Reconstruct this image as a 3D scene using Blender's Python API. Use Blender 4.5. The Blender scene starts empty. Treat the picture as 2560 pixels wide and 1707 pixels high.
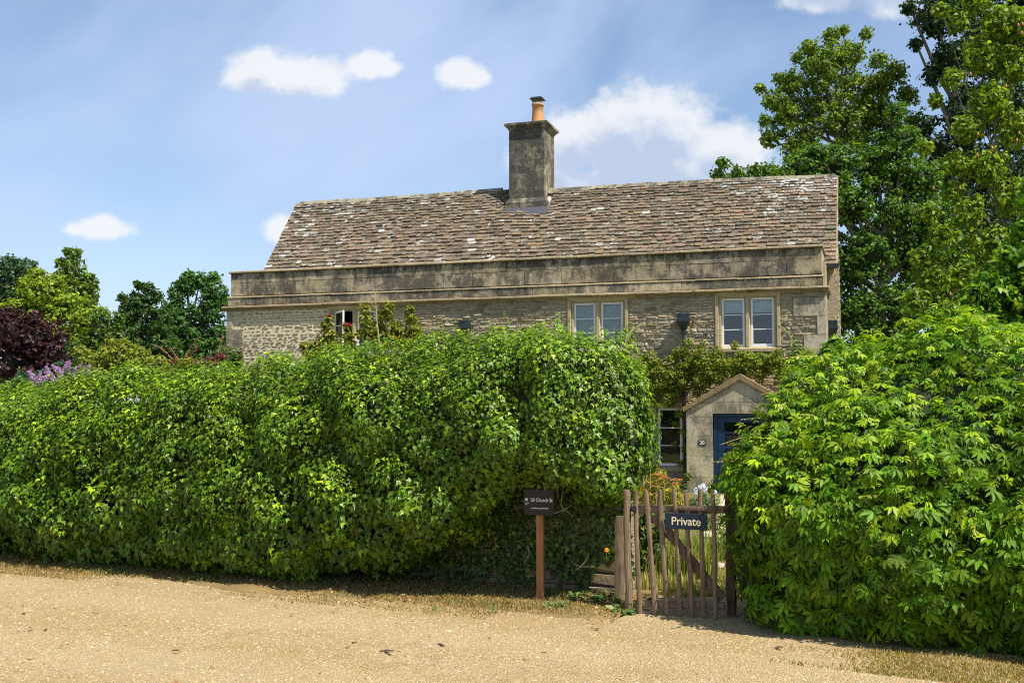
import bpy, bmesh, math, random
import numpy as np
from math import sin, cos, pi, radians, atan2, sqrt
from mathutils import Vector, Matrix
rng = np.random.default_rng(7); random.seed(7)
S = bpy.context.scene
COL = S.collection

# ------------------------------------------------------------------ camera
F_PX, CXP, CYP, EYE = 2698.0, 1280.0, 853.5, 1.75       # measured from the photograph (2560 px wide)
PITCH = math.atan(171 / F_PX)
cd = bpy.data.cameras.new('camera'); cd.sensor_width = 36; cd.lens = F_PX / 2560 * 36
cd.clip_start = 0.1; cd.clip_end = 2000
cam = bpy.data.objects.new('camera', cd); COL.objects.link(cam)
cam.location = (0, 0, EYE); cam.rotation_euler = (pi / 2 + PITCH, 0, 0)
S.camera = cam
# ------------------------------------------------------------------ sun + sky
SUN_EL, SUN_AZ = radians(57), radians(-43)               # az measured from +X
sun_dir = Vector((cos(SUN_EL) * cos(SUN_AZ), cos(SUN_EL) * sin(SUN_AZ), sin(SUN_EL)))
sl = bpy.data.lights.new('sun', 'SUN'); sl.energy = 5.0; sl.angle = radians(0.53); sl.color = (1.0, 0.95, 0.86)
so = bpy.data.objects.new('sun', sl); COL.objects.link(so)
so.rotation_euler = sun_dir.to_track_quat('Z', 'Y').to_euler(); so.location = (20, -20, 40)
S.view_settings.view_transform = 'Standard'; S.view_settings.look = 'None'
S.view_settings.gamma = 1; S.view_settings.use_curve_mapping = False
S.view_settings.exposure = 0.6
SKY_STRENGTH = 0.105
S.cycles.filter_width = 1.1; S.cycles.use_denoising = False; S.cycles.max_bounces = 7; S.cycles.transparent_max_bounces = 8

def pray(px, py):
    a = (px - CXP) / F_PX; b = -(py - CYP) / F_PX
    return Vector((a, cos(PITCH) - b * sin(PITCH), sin(PITCH) + b * cos(PITCH)))
def at(px, py, Y):
    """point at depth Y that the photograph shows at px, py"""
    r = pray(px, py); return Vector((0, 0, EYE)) + r * (Y / r.y)
def gnd(px, py, z=0.0):
    r = pray(px, py); return Vector((0, 0, EYE)) + r * ((z - EYE) / r.z)

# ------------------------------------------------------------------ node helpers
class NT:
    def __init__(s, tree): s.t = tree; s.n = tree.nodes; s.l = tree.links
    def new(s, typ, **kw):
        n = s.n.new(typ)
        for k, v in kw.items(): setattr(n, k, v)
        return n
    def put(s, sock, v):
        if isinstance(v, bpy.types.NodeSocket): s.l.new(v, sock)
        elif v is not None: sock.default_value = v
    def math(s, op, a, b=None, c=None, clamp=False):
        n = s.new('ShaderNodeMath', operation=op, use_clamp=clamp)
        s.put(n.inputs[0], a); s.put(n.inputs[1], b)
        if c is not None: s.put(n.inputs[2], c)
        return n.outputs[0]
    def vmath(s, op, a, b=None):
        n = s.new('ShaderNodeVectorMath', operation=op)
        s.put(n.inputs[0], a); s.put(n.inputs[1], b)
        return n.outputs['Value'] if op in ('LENGTH', 'DOT_PRODUCT') else n.outputs[0]
    def mix(s, f, a, b, mode='MIX'):
        n = s.new('ShaderNodeMix', data_type='RGBA', blend_type=mode)
        s.put(n.inputs[0], f)
        for i, v in ((6, a), (7, b)):
            if isinstance(v, (tuple, list)) and len(v) == 3: v = (*v, 1)
            s.put(n.inputs[i], v)
        return n.outputs[2]
    def rng(s, v, a, b, c=0.0, d=1.0, smooth=True):
        n = s.new('ShaderNodeMapRange', interpolation_type='SMOOTHSTEP' if smooth else 'LINEAR')
        s.put(n.inputs[0], v); s.put(n.inputs[1], a); s.put(n.inputs[2], b); s.put(n.inputs[3], c); s.put(n.inputs[4], d)
        return n.outputs[0]
    def noise(s, vec, scale, detail=4.0, rough=0.55, dist=0.0):
        n = s.new('ShaderNodeTexNoise'); s.put(n.inputs['Vector'], vec)
        n.inputs['Scale'].default_value = scale; n.inputs['Detail'].default_value = detail
        n.inputs['Roughness'].default_value = rough; n.inputs['Distortion'].default_value = dist
        return n.outputs['Fac']
    def voro(s, vec, scale, feature='F1', out='Distance', rand=1.0):
        n = s.new('ShaderNodeTexVoronoi', feature=feature); s.put(n.inputs['Vector'], vec)
        n.inputs['Scale'].default_value = scale; n.inputs['Randomness'].default_value = rand
        return n.outputs[out]
    def scale(s, vec, x, y, z):
        n = s.new('ShaderNodeMapping'); s.put(n.inputs[0], vec); n.inputs[3].default_value = (x, y, z)
        return n.outputs[0]
    def pos(s): return s.new('ShaderNodeNewGeometry').outputs['Position']
    def obj(s): return s.new('ShaderNodeTexCoord').outputs['Object']
    def xyz(s, v):
        n = s.new('ShaderNodeSeparateXYZ'); s.put(n.inputs[0], v); return n.outputs
    def attr(s, name):
        n = s.new('ShaderNodeAttribute', attribute_name=name); return n.outputs['Color']

def new_mat(name):
    m = bpy.data.materials.new(name); m.use_nodes = True
    t = NT(m.node_tree); t.n.clear()
    out = t.new('ShaderNodeOutputMaterial'); p = t.new('ShaderNodeBsdfPrincipled')
    t.l.new(p.outputs[0], out.inputs[0])
    return m, t, p, out
def bump(t, p, h, strength=0.5, dist=0.01):
    b = t.new('ShaderNodeBump'); b.inputs['Strength'].default_value = strength; b.inputs['Distance'].default_value = dist
    t.put(b.inputs['Height'], h); t.l.new(b.outputs[0], p.inputs['Normal'])

# ------------------------------------------------------------------ world with clouds
w = bpy.data.worlds.new('World'); S.world = w; w.use_nodes = True
t = NT(w.node_tree); t.n.clear()
sky = t.new('ShaderNodeTexSky', sky_type='NISHITA'); sky.sun_disc = False
sky.sun_elevation = SUN_EL; sky.sun_rotation = pi / 2 - SUN_AZ
sky.air_density = 1.0; sky.dust_density = 0.3; sky.ozone_density = 2.0
dirv = t.new('ShaderNodeTexCoord').outputs['Generated']
dx, dy, dz = t.xyz(dirv)
ysafe = t.math('MAXIMUM', dy, 0.02)
uu = t.math('DIVIDE', dx, ysafe); vv = t.math('DIVIDE', dz, ysafe)
cmb = t.new('ShaderNodeCombineXYZ'); t.put(cmb.inputs[0], uu); t.put(cmb.inputs[1], vv)
UV = cmb.outputs[0]
def uvp(px, py):
    r = pray(px, py); return r.x / r.y, r.z / r.y
PUFFS = [  # cumulus clouds: centre px, half width, half height
    (650,180,75,52),(730,190,120,48),(800,215,62,30),(610,190,50,40),
    (925,160,52,30),(965,172,40,20),(1150,185,52,32),(1185,195,38,20),
    (1450,345,95,66),(1560,325,110,90),(1680,325,115,96),(1620,370,210,90),(1800,360,95,62),(1860,385,58,52),(1720,400,190,60),(1390,400,90,60),
    (1500,450,160,26),(245,568,72,27),(265,575,60,20),(190,575,30,14),(700,572,42,30),
    (2060,0,90,30),(2230,10,66,36),(2150,-70,220,50)]
def cloud_field(uvsock):
    F = None
    for px, py, rx, ry in PUFFS:
        u0, v0 = uvp(px, py)
        d = t.vmath('SUBTRACT', uvsock, (u0, v0, 0))
        d = t.vmath('MULTIPLY', d, (F_PX / (rx * 1.3), F_PX / (ry * 1.3), 0))
        L = t.math('SUBTRACT', 1.0, t.vmath('LENGTH', d))
        F = L if F is None else t.math('SMOOTH_MAX', F, L, 0.12)
    n1 = t.noise(uvsock, 13, 7, 0.62, 0.3)
    n2 = t.noise(uvsock, 46, 5, 0.65)
    n = t.math('MULTIPLY_ADD', n1, 1.25, -0.60)
    n = t.math('MULTIPLY_ADD', t.math('SUBTRACT', n2, 0.5), 0.95, n)
    return t.math('MULTIPLY_ADD', n, 1.0, F)
Fld = cloud_field(UV)
front = t.math('GREATER_THAN', dy, 0.05)
Dn = t.math('MULTIPLY', t.rng(Fld, -0.18, 0.48, 0, 0.90), front)
Fup = cloud_field(t.vmath('ADD', UV, (0.006, 0.026, 0)))
shade = t.rng(Fup, 0.02, 0.75)
K = 1.0 / SKY_STRENGTH
ccol = t.mix(shade, tuple(v * K for v in (0.62, 0.63, 0.64)), tuple(v * K for v in (0.37, 0.425, 0.545)))
# thin veil of cirrus over the whole sky (streaked noise on the direction vector)
rotv = t.new('ShaderNodeMapping'); t.put(rotv.inputs[0], dirv); rotv.inputs[2].default_value = (0.0, 0.62, 0.0)
cirv = t.new('ShaderNodeMapping'); t.put(cirv.inputs[0], rotv.outputs[0]); cirv.inputs[3].default_value = (1.0, 1.0, 2.7)
ci = t.noise(cirv.outputs[0], 2.6, 6, 0.52, 0.35)
ci2 = t.noise(rotv.outputs[0], 1.5, 4, 0.5, 0.4)
cir = t.rng(t.math('MULTIPLY_ADD', ci2, 0.8, t.math('MULTIPLY', ci, 0.7)), 0.63, 0.98, 0.0, 0.85)
hz = t.rng(dz, 0.0, 0.26, 0.75, 0.0)
veil = t.math('MAXIMUM', cir, hz)
skyc = t.mix(veil, sky.outputs[0], tuple(v * K for v in (0.375, 0.470, 0.650)))
skyc = t.mix(t.math('MULTIPLY', Dn, 0.96), skyc, ccol)
bg = t.new('ShaderNodeBackground'); t.put(bg.inputs[0], skyc); bg.inputs[1].default_value = SKY_STRENGTH
t.l.new(bg.outputs[0], t.new('ShaderNodeOutputWorld').inputs[0])

# ------------------------------------------------------------------ object helpers
def tag(o, label=None, cat=None, group=None, kind=None):
    if label: o['label'] = label
    if cat: o['category'] = cat
    if group: o['group'] = group
    if kind: o['kind'] = kind
    return o
def empty(name, loc=(0, 0, 0), rz=0, parent=None):
    o = bpy.data.objects.new(name, None); COL.objects.link(o)
    o.location = loc; o.rotation_euler = (0, 0, rz); o.parent = parent; o.empty_display_size = 0.2
    return o
def link(name, me, parent=None, mat=None, kind=None):
    o = bpy.data.objects.new(name, me); COL.objects.link(o); o.parent = parent
    if mat is not None and not me.materials: me.materials.append(mat)
    if kind: o['kind'] = kind
    return o
def mesh_np(name, V, F, tint=None, smooth=False):
    """V (n,3); F (m,k) int array; tint (n,3) colours"""
    V = np.asarray(V, np.float32); F = np.asarray(F, np.int32)
    me = bpy.data.meshes.new(name); k = F.shape[1]
    me.vertices.add(len(V)); me.vertices.foreach_set('co', V.ravel())
    me.loops.add(F.size); me.loops.foreach_set('vertex_index', F.ravel())
    me.polygons.add(len(F)); me.polygons.foreach_set('loop_start', np.arange(0, F.size, k, dtype=np.int32))
    me.polygons.foreach_set('loop_total', np.full(len(F), k, np.int32))
    if smooth: me.polygons.foreach_set('use_smooth', np.ones(len(F), bool))
    if tint is not None:
        a = me.color_attributes.new('tint', 'FLOAT_COLOR', 'POINT')
        c = np.ones((len(V), 4), np.float32); c[:, :3] = tint
        a.data.foreach_set('color', c.ravel())
    me.update(calc_edges=True); me.validate()
    return me
class MB:
    """collects boxes / prisms / tubes into one mesh"""
    def __init__(s): s.v = []; s.f = []; s.t = []
    def add(s, V, F, tint=(1, 1, 1)):
        o = len(s.v); s.v += [tuple(p) for p in V]; s.f += [tuple(i + o for i in f) for f in F]; s.t += [tint] * len(V)
    def box(s, x0, x1, y0, y1, z0, z1, tint=(1, 1, 1), j=0.0):
        V = [(x, y, z) for z in (z0, z1) for y in (y0, y1) for x in (x0, x1)]
        if j: V = [(a + random.uniform(-j, j), b + random.uniform(-j, j), c + random.uniform(-j, j)) for a, b, c in V]
        s.add(V, [(0, 2, 3, 1), (4, 5, 7, 6), (0, 1, 5, 4), (2, 6, 7, 3), (0, 4, 6, 2), (1, 3, 7, 5)], tint)
    def prism(s, prof, a0, a1, axis='x', tint=(1, 1, 1)):
        """prof: list of 2-D points (y,z) extruded along x (or (x,z) along y, (x,y) along z)"""
        n = len(prof); P = []
        for a in (a0, a1):
            for p, q in prof: P.append({'x': (a, p, q), 'y': (p, a, q), 'z': (p, q, a)}[axis])
        Fs = [tuple(range(n)), tuple(range(2 * n - 1, n - 1, -1))]
        Fs += [(i, i + n, (i + 1) % n + n, (i + 1) % n) for i in range(n)]
        s.add(P, Fs, tint)
    def tube(s, pts, rad, n=8, tint=(1, 1, 1)):
        pts = [Vector(p) for p in pts]; base = len(s.v); m = len(pts)
        if not hasattr(rad, '__len__'): rad = [rad] * m
        for i, p in enumerate(pts):
            d = (pts[min(i + 1, m - 1)] - pts[max(i - 1, 0)]).normalized()
            a = d.cross(Vector((0, 0, 1)) if abs(d.z) < 0.9 else Vector((1, 0, 0))).normalized(); b = d.cross(a)
            for k in range(n):
                q = p + (a * cos(2 * pi * k / n) + b * sin(2 * pi * k / n)) * rad[i]
                s.v.append(tuple(q)); s.t.append(tint)
        for i in range(m - 1):
            for k in range(n):
                s.f.append((base + i * n + k, base + i * n + (k + 1) % n, base + (i + 1) * n + (k + 1) % n, base + (i + 1) * n + k))
        s.f.append(tuple(base + k for k in range(n))[::-1]); s.f.append(tuple(base + (m - 1) * n + k for k in range(n)))
    def lathe(s, prof, c, n=20, tint=(1, 1, 1)):
        base = len(s.v)
        for r, z in prof:
            for k in range(n): s.v.append((c[0] + r * cos(2 * pi * k / n), c[1] + r * sin(2 * pi * k / n), c[2] + z)); s.t.append(tint)
        for i in range(len(prof) - 1):
            for k in range(n): s.f.append((base + i * n + k, base + i * n + (k + 1) % n, base + (i + 1) * n + (k + 1) % n, base + (i + 1) * n + k))
    def mesh(s, name, smooth=False, bevel=0):
        me = bpy.data.meshes.new(name); me.from_pydata(s.v, [], s.f)
        a = me.color_attributes.new('tint', 'FLOAT_COLOR', 'POINT')
        c = np.ones((len(s.v), 4), np.float32); c[:, :3] = np.array(s.t, np.float32)
        a.data.foreach_set('color', c.ravel())
        bm = bmesh.new(); bm.from_mesh(me); bmesh.ops.recalc_face_normals(bm, faces=bm.faces)
        if bevel: bmesh.ops.bevel(bm, geom=list(bm.edges), offset=bevel, segments=1, affect='EDGES', clamp_overlap=True)
        bm.to_mesh(me); bm.free()
        if smooth:
            for p in me.polygons: p.use_smooth = True
        me.update(); return me
    def build(s, name, mat, parent=None, smooth=False, bevel=0, kind=None):
        return link(name, s.mesh(name, smooth, bevel), parent, mat, kind)

# value noise on numpy arrays
_ph = rng.uniform(0, 2 * pi, (6, 12)); _dr = rng.normal(size=(6, 12, 3)); _dr /= np.linalg.norm(_dr, axis=2)[..., None]
def fbm(P, freq, octaves=3, seed=0):
    out = np.zeros(len(P)); amp = 1; tot = 0
    for o in range(octaves):
        k = (o + seed) % 6
        v = np.sin((P @ _dr[k].T) * freq * (1 + 0.35 * np.arange(12) / 12) + _ph[k]).sum(1) / 3.5
        out += amp * v; tot += amp; amp *= 0.5; freq *= 2.1
    return out / tot

# ------------------------------------------------------------------ materials
def leaf_mat(name, trans=0.35, rough=0.42, spec=0.5, tcol=(1.5, 1.6, 0.5), var=0.25):
    m, t, p, out = new_mat(name)
    c = t.attr('tint'); n = t.noise(t.pos(), 9, 2)
    c = t.mix(1.0, c, t.mix(n, (1 - var,) * 3, (1 + var,) * 3), 'MULTIPLY')
    t.put(p.inputs['Base Color'], c); p.inputs['Roughness'].default_value = rough
    p.inputs['Specular IOR Level'].default_value = spec
    tr = t.new('ShaderNodeBsdfTranslucent'); t.put(tr.inputs[0], t.mix(1.0, c, tcol, 'MULTIPLY'))
    mx = t.new('ShaderNodeMixShader'); mx.inputs[0].default_value = trans
    t.l.new(p.outputs[0], mx.inputs[1]); t.l.new(tr.outputs[0], mx.inputs[2]); t.l.new(mx.outputs[0], out.inputs[0])
    return m
LEAF = leaf_mat('leaf_surface', 0.38, 0.5, 0.3); IVY = leaf_mat('ivy_leaf_surface', 0.27, 0.42, 0.42)
FLOWER = leaf_mat('petal_surface', 0.3, 0.7, 0.2, (1.1, 1.1, 1.1))

def tint_mat(name, rough=0.8, var=0.3, nscale=30, bmp=0.4, bscale=40, spec=0.3, bdist=0.01):
    m, t, p, out = new_mat(name); P = t.pos()
    c = t.mix(1.0, t.attr('tint'), t.mix(t.noise(P, nscale, 5, 0.65), (1 - var,) * 3, (1 + var,) * 3), 'MULTIPLY')
    t.put(p.inputs['Base Color'], c); p.inputs['Roughness'].default_value = rough; p.inputs['Specular IOR Level'].default_value = spec
    if bmp: bump(t, p, t.noise(P, bscale, 4, 0.6), bmp, bdist)
    return m
def flat_mat(name, col, rough=0.6, metal=0.0, spec=0.4, var=0.12, nscale=12, bmp=0.0):
    m, t, p, out = new_mat(name); P = t.pos()
    c = t.mix(t.noise(P, nscale, 4, 0.6), tuple(v * (1 - var) for v in col), tuple(min(1, v * (1 + var)) for v in col))
    t.put(p.inputs['Base Color'], c); p.inputs['Roughness'].default_value = rough
    p.inputs['Metallic'].default_value = metal; p.inputs['Specular IOR Level'].default_value = spec
    if bmp: bump(t, p, t.noise(P, nscale * 3, 4, 0.6), bmp, 0.004)
    return m

def lichen_stone(name, light, mid, dark, darkness=0.5, speck=0.5, yellow=0.25, topstain=None, bs=0.5):
    """weathered limestone: pale body, grey-black biofilm, white and yellow lichen spots (all fixed to the stone)"""
    m, t, p, out = new_mat(name); P = t.pos()
    big = t.noise(P, 1.1, 5, 0.62); med = t.noise(P, 7, 6, 0.68); fine = t.noise(P, 60, 5, 0.72)
    stre = t.noise(t.scale(P, 4.0, 4.0, 1.0), 2.3, 5, 0.65)
    c = t.mix(t.rng(med, 0.3, 0.7), light, mid)
    dk = t.math('ADD', t.math('MULTIPLY', big, 0.40), t.math('ADD', t.math('MULTIPLY', stre, 0.20), t.math('ADD', t.math('MULTIPLY', fine, 0.30), t.math('MULTIPLY', t.noise(P, 3.4, 5, 0.7), 0.25))))
    c = t.mix(t.rng(dk, 0.80 - darkness * 0.42, 0.90 - darkness * 0.42), c, dark)
    if topstain is not None:
        z = t.xyz(P)[2]
        ts = t.math('ADD', t.rng(z, topstain[0], topstain[1], 0, 1.0), t.math('MULTIPLY_ADD', stre, 1.6, -0.95))
        c = t.mix(t.rng(ts, 0.35, 0.85, 0, 0.8), c, tuple(v * 0.45 for v in dark))
    yl = t.math('MULTIPLY', t.rng(t.noise(P, 3.3, 4, 0.6), 0.56, 0.68), t.rng(fine, 0.45, 0.6, 0, yellow))
    c = t.mix(yl, c, (0.36, 0.28, 0.10))
    patch = t.rng(t.noise(P, 2.4, 3, 0.6), 0.38, 0.58)
    s1 = t.math('MULTIPLY', t.rng(t.noise(P, 13, 6, 0.78), 0.585, 0.65), patch)
    s2 = t.math('MULTIPLY', t.rng(t.noise(P, 42, 4, 0.8), 0.61, 0.67, 0, 0.9), t.rng(med, 0.40, 0.60))
    c = t.mix(t.math('MULTIPLY', t.rng(t.noise(P, 1.9, 5, 0.65), 0.55, 0.66, 0, 0.7), darkness), c, light)
    c = t.mix(t.math('MULTIPLY', t.math('MAXIMUM', s1, s2), speck), c, (0.55, 0.54, 0.48))
    c = t.mix(1.0, c, t.attr('tint'), 'MULTIPLY')
    t.put(p.inputs['Base Color'], c); p.inputs['Roughness'].default_value = 0.9; p.inputs['Specular IOR Level'].default_value = 0.25
    bump(t, p, t.math('ADD', fine, t.math('MULTIPLY', med, 1.5)), bs, 0.02)
    return m
PARAPET = lichen_stone('weathered_parapet_stone', (0.46, 0.38, 0.24), (0.30, 0.24, 0.16), (0.095, 0.082, 0.062), 0.68, 0.75, 0.6, (5.30, 5.80))
CORNICE = lichen_stone('cornice_stone', (0.40, 0.32, 0.19), (0.27, 0.215, 0.13), (0.10, 0.085, 0.06), 0.48, 0.75, 0.6, None, 0.9)
CHIMNEY = lichen_stone('chimney_stone', (0.38, 0.33, 0.22), (0.24, 0.21, 0.145), (0.075, 0.068, 0.055), 0.76, 0.6, 0.6)
ASHLAR = lichen_stone('dressed_limestone', (0.50, 0.43, 0.31), (0.36, 0.30, 0.20), (0.17, 0.15, 0.11), 0.62, 0.4, 0.6, None, 0.5)
FRAME_STONE = lichen_stone('window_surround_stone', (0.47, 0.38, 0.22), (0.38, 0.30, 0.17), (0.20, 0.16, 0.10), 0.36, 0.25, 0.5, None, 0.4)

def rubble_mat():
    m, t, p, out = new_mat('rubble_stone'); P = t.pos()
    fine = t.noise(P, 45, 5, 0.7); med = t.noise(P, 6, 5, 0.6)
    c = t.mix(1.0, t.attr('tint'), t.mix(fine, (0.55,) * 3, (1.45,) * 3), 'MULTIPLY')
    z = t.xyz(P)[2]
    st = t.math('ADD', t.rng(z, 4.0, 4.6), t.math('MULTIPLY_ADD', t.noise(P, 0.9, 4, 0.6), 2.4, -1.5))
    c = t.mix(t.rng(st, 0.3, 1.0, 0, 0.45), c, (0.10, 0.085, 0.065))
    c = t.mix(t.rng(med, 0.60, 0.75, 0, 0.5), c, (0.42, 0.38, 0.29))
    t.put(p.inputs['Base Color'], c); p.inputs['Roughness'].default_value = 0.92; p.inputs['Specular IOR Level'].default_value = 0.2
    bump(t, p, t.noise(t.scale(P, 1, 1, 2.2), 22, 5, 0.7), 0.9, 0.03)
    return m
RUBBLE = rubble_mat()
def mortar_mat():
    m, t, p, out = new_mat('lime_mortar'); P = t.pos(); O = t.obj()
    x = t.xyz(O)[0]
    c = t.mix(t.rng(x, -12.6, -11.6), (0.70, 0.59, 0.39), (0.40, 0.325, 0.21))
    c = t.mix(1.0, c, t.mix(t.noise(P, 12, 6, 0.7), (0.72,) * 3, (1.22,) * 3), 'MULTIPLY')
    t.put(p.inputs['Base Color'], c); p.inputs['Roughness'].default_value = 0.95; p.inputs['Specular IOR Level'].default_value = 0.15
    bump(t, p, t.noise(t.scale(P, 1, 1, 2.4), 16, 6, 0.7), 1.0, 0.04)
    return m
MORTAR = mortar_mat()
def tile_mat():
    m, t, p, out = new_mat('stone_roof_tile'); P = t.pos()
    fine = t.noise(P, 40, 5, 0.7); mid = t.noise(P, 3.2, 5, 0.62); big = t.noise(P, 0.5, 3, 0.5)
    c = t.mix(1.0, t.attr('tint'), t.mix(fine, (0.5,) * 3, (1.5,) * 3), 'MULTIPLY')
    c = t.mix(t.rng(t.noise(P, 1.6, 5, 0.6), 0.50, 0.68, 0, 0.65), c, (0.085, 0.065, 0.045))
    x, y, z = t.xyz(P)
    top = t.math('MULTIPLY', t.rng(z, 6.6, 8.0), t.math('MAXIMUM', t.rng(x, -5.6, -8.0), t.rng(x, 5.6, 7.4)))
    c = t.mix(t.math('MULTIPLY', t.rng(z, 7.5, 8.3), t.rng(mid, 0.42, 0.6, 0, 0.7)), c, (0.07, 0.06, 0.048))
    lm = t.math('ADD', t.math('MULTIPLY_ADD', top, 0.09, mid), t.math('MULTIPLY', t.math('SUBTRACT', fine, 0.5), 0.30))
    lm = t.math('ADD', lm, t.math('MULTIPLY', t.math('SUBTRACT', t.noise(P, 14, 4, 0.7), 0.5), 0.75))
    c = t.mix(t.rng(lm, 0.63, 0.73, 0, 0.85), c, (0.56, 0.55, 0.50))
    c = t.mix(t.math('MULTIPLY', t.rng(t.voro(P, 16), .18, .30, 1, 0), t.rng(t.noise(P, 1.1, 3, .6), .45, .62, 0, .5)), c, (0.46, 0.44, 0.38))
    t.put(p.inputs['Base Color'], c); p.inputs['Roughness'].default_value = 0.9; p.inputs['Specular IOR Level'].default_value = 0.2
    bump(t, p, fine, 0.6, 0.015)
    return m
TILE = tile_mat()
WHITE = flat_mat('white_paint', (0.78, 0.77, 0.72), 0.45, var=0.06)
BLUE = flat_mat('blue_door_paint', (0.005, 0.028, 0.072), 0.35, var=0.2)
BLACKIRON = flat_mat('black_iron', (0.012, 0.014, 0.017), 0.35, 0.0, 0.6)
GREENIRON = flat_mat('dark_green_cast_iron', (0.016, 0.026, 0.028), 0.35, 0.0, 0.6)
LEAD = flat_mat('lead_sheet', (0.10, 0.10, 0.115), 0.5, 0.3, 0.5, 0.4, 14)
POT = flat_mat('terracotta_pot', (0.50, 0.25, 0.09), 0.8, var=0.25)
BLIND = flat_mat('roller_blind', (0.80, 0.82, 0.84), 0.9)
CURTAIN = flat_mat('pale_curtain', (0.50, 0.55, 0.52), 0.9, var=0.2, nscale=3)
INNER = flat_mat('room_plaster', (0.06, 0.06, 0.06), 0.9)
SIGNBLUE = flat_mat('sign_blue_paint', (0.007, 0.018, 0.034), 0.55, var=0.1)
SIGNBROWN = flat_mat('sign_dark_paint', (0.014, 0.010, 0.009), 0.4, var=0.1)
CREAM = flat_mat('cream_lettering', (0.75, 0.66, 0.42), 0.6, var=0.03)
LETTER = flat_mat('white_lettering', (0.80, 0.79, 0.74), 0.6, var=0.03)
SLATE = flat_mat('slate_plate', (0.05, 0.055, 0.05), 0.5)
BARK = flat_mat('bark', (0.16, 0.135, 0.10), 0.9, var=0.5, nscale=14, bmp=0.8)
STEM = flat_mat('pale_stem', (0.42, 0.33, 0.16), 0.7, var=0.2)
def wood_mat(name, a, b, s=(30, 30, 2.0)):
    m, t, p, out = new_mat(name); P = t.pos()
    g = t.noise(t.scale(P, *s), 1.6, 6, 0.7); n2 = t.noise(P, 7, 4, 0.6)
    c = t.mix(t.rng(g, 0.3, 0.7), a, b)
    c = t.mix(t.rng(n2, 0.45, 0.75, 0, 0.55), c, tuple(v * 0.45 for v in a))
    c = t.mix(t.rng(t.voro(P, 5), 0.03, 0.09, 0.7, 0), c, tuple(v * 0.3 for v in a))
    t.put(p.inputs['Base Color'], c); p.inputs['Roughness'].default_value = 0.85; p.inputs['Specular IOR Level'].default_value = 0.2
    bump(t, p, g, 0.8, 0.008)
    return m
PICKET = wood_mat('weathered_chestnut', (0.15, 0.10, 0.06), (0.29, 0.21, 0.13))
OLDWOOD = wood_mat('dark_old_wood', (0.085, 0.055, 0.035), (0.17, 0.12, 0.08))
POSTWOOD = wood_mat('treated_orange_wood', (0.32, 0.145, 0.052), (0.41, 0.205, 0.082))
RAILWOOD = wood_mat('dark_rail_wood', (0.12, 0.085, 0.055), (0.24, 0.18, 0.11), (2, 30, 30))
def glass_mat():
    m, t, p, out = new_mat('window_glass')
    tr = t.new('ShaderNodeBsdfTransparent'); tr.inputs[0].default_value = (0.86, 0.9, 0.9, 1)
    gl = t.new('ShaderNodeBsdfGlossy'); gl.inputs['Roughness'].default_value = 0.03
    b = t.new('ShaderNodeBump'); b.inputs['Strength'].default_value = 0.12; b.inputs['Distance'].default_value = 0.01
    t.put(b.inputs['Height'], t.noise(t.pos(), 3.5, 2)); t.l.new(b.outputs[0], gl.inputs['Normal'])
    fr = t.new('ShaderNodeFresnel'); fr.inputs[0].default_value = 1.5
    mx = t.new('ShaderNodeMixShader'); t.put(mx.inputs[0], t.math('MULTIPLY_ADD', fr.outputs[0], 1.0, 0.03, clamp=True))
    t.l.new(tr.outputs[0], mx.inputs[1]); t.l.new(gl.outputs[0], mx.inputs[2]); t.l.new(mx.outputs[0], out.inputs[0])
    return m
GLASS = glass_mat()

# ------------------------------------------------------------------ ground
L_DIR = Vector((cos(radians(26)), -sin(radians(26)), 0))       # road edge / boundary direction
L_N = Vector((-L_DIR.y * -1, 0, 0))
L_FRONT = Vector((-sin(radians(26)), -cos(radians(26)), 0))     # towards the road
L_P = Vector((1.0, 9.35, 0))                                    # gate line
def gravel_mat():
    m, t, p, out = new_mat('gravel_surface'); P = t.pos()
    v = t.new('ShaderNodeTexVoronoi'); t.put(v.inputs[0], P); v.inputs['Scale'].default_value = 62
    cellc = t.xyz(v.outputs['Color'])[0]; dist = v.outputs['Distance']
    v2 = t.new('ShaderNodeTexVoronoi'); t.put(v2.inputs[0], P); v2.inputs['Scale'].default_value = 110
    c = t.mix(t.rng(cellc, 0.1, 0.9, smooth=False), (0.335, 0.235, 0.110), (0.455, 0.345, 0.185))
    c = t.mix(t.rng(cellc, 0.92, 0.97), c, (0.46, 0.38, 0.25))
    c = t.mix(t.rng(cellc, 0.07, 0.03), c, (0.19, 0.13, 0.075))
    c = t.mix(t.rng(t.xyz(v2.outputs['Color'])[1], 0.2, 0.8, 0, 0.4), c, (0.37, 0.275, 0.145))
    big = t.noise(P, 0.7, 5, 0.6)
    c = t.mix(t.rng(big, 0.42, 0.62, 0, 0.7), c, (0.36, 0.25, 0.11))
    c = t.mix(t.rng(t.noise(P, 2.6, 5, 0.65), 0.50, 0.70, 0, 0.5), c, (0.27, 0.18, 0.08))
    c = t.mix(t.rng(t.noise(P, 9, 5, 0.7), 0.60, 0.72, 0, 0.5), c, (0.24, 0.17, 0.09))
    px_, py_, pz_ = t.xyz(P); across = t.math('ADD', t.math('MULTIPLY', px_, 0.438), t.math('MULTIPLY', py_, 0.899))
    trk = t.math('ADD', t.math('ABSOLUTE', t.math('SINE', t.math('MULTIPLY', across, 1.9))), t.math('MULTIPLY', t.noise(P, 1.3, 4, .6), 0.8))
    c = t.mix(t.rng(trk, 0.95, 1.4, 0, 0.35), c, (0.46, 0.36, 0.20))
    t.put(p.inputs['Base Color'], c); p.inputs['Roughness'].default_value = 0.95; p.inputs['Specular IOR Level'].default_value = 0.1
    h = t.math('SUBTRACT', t.math('MULTIPLY', t.noise(P, 25, 4, 0.7), 0.5), dist)
    bump(t, p, h, 0.9, 0.018)
    return m
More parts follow.
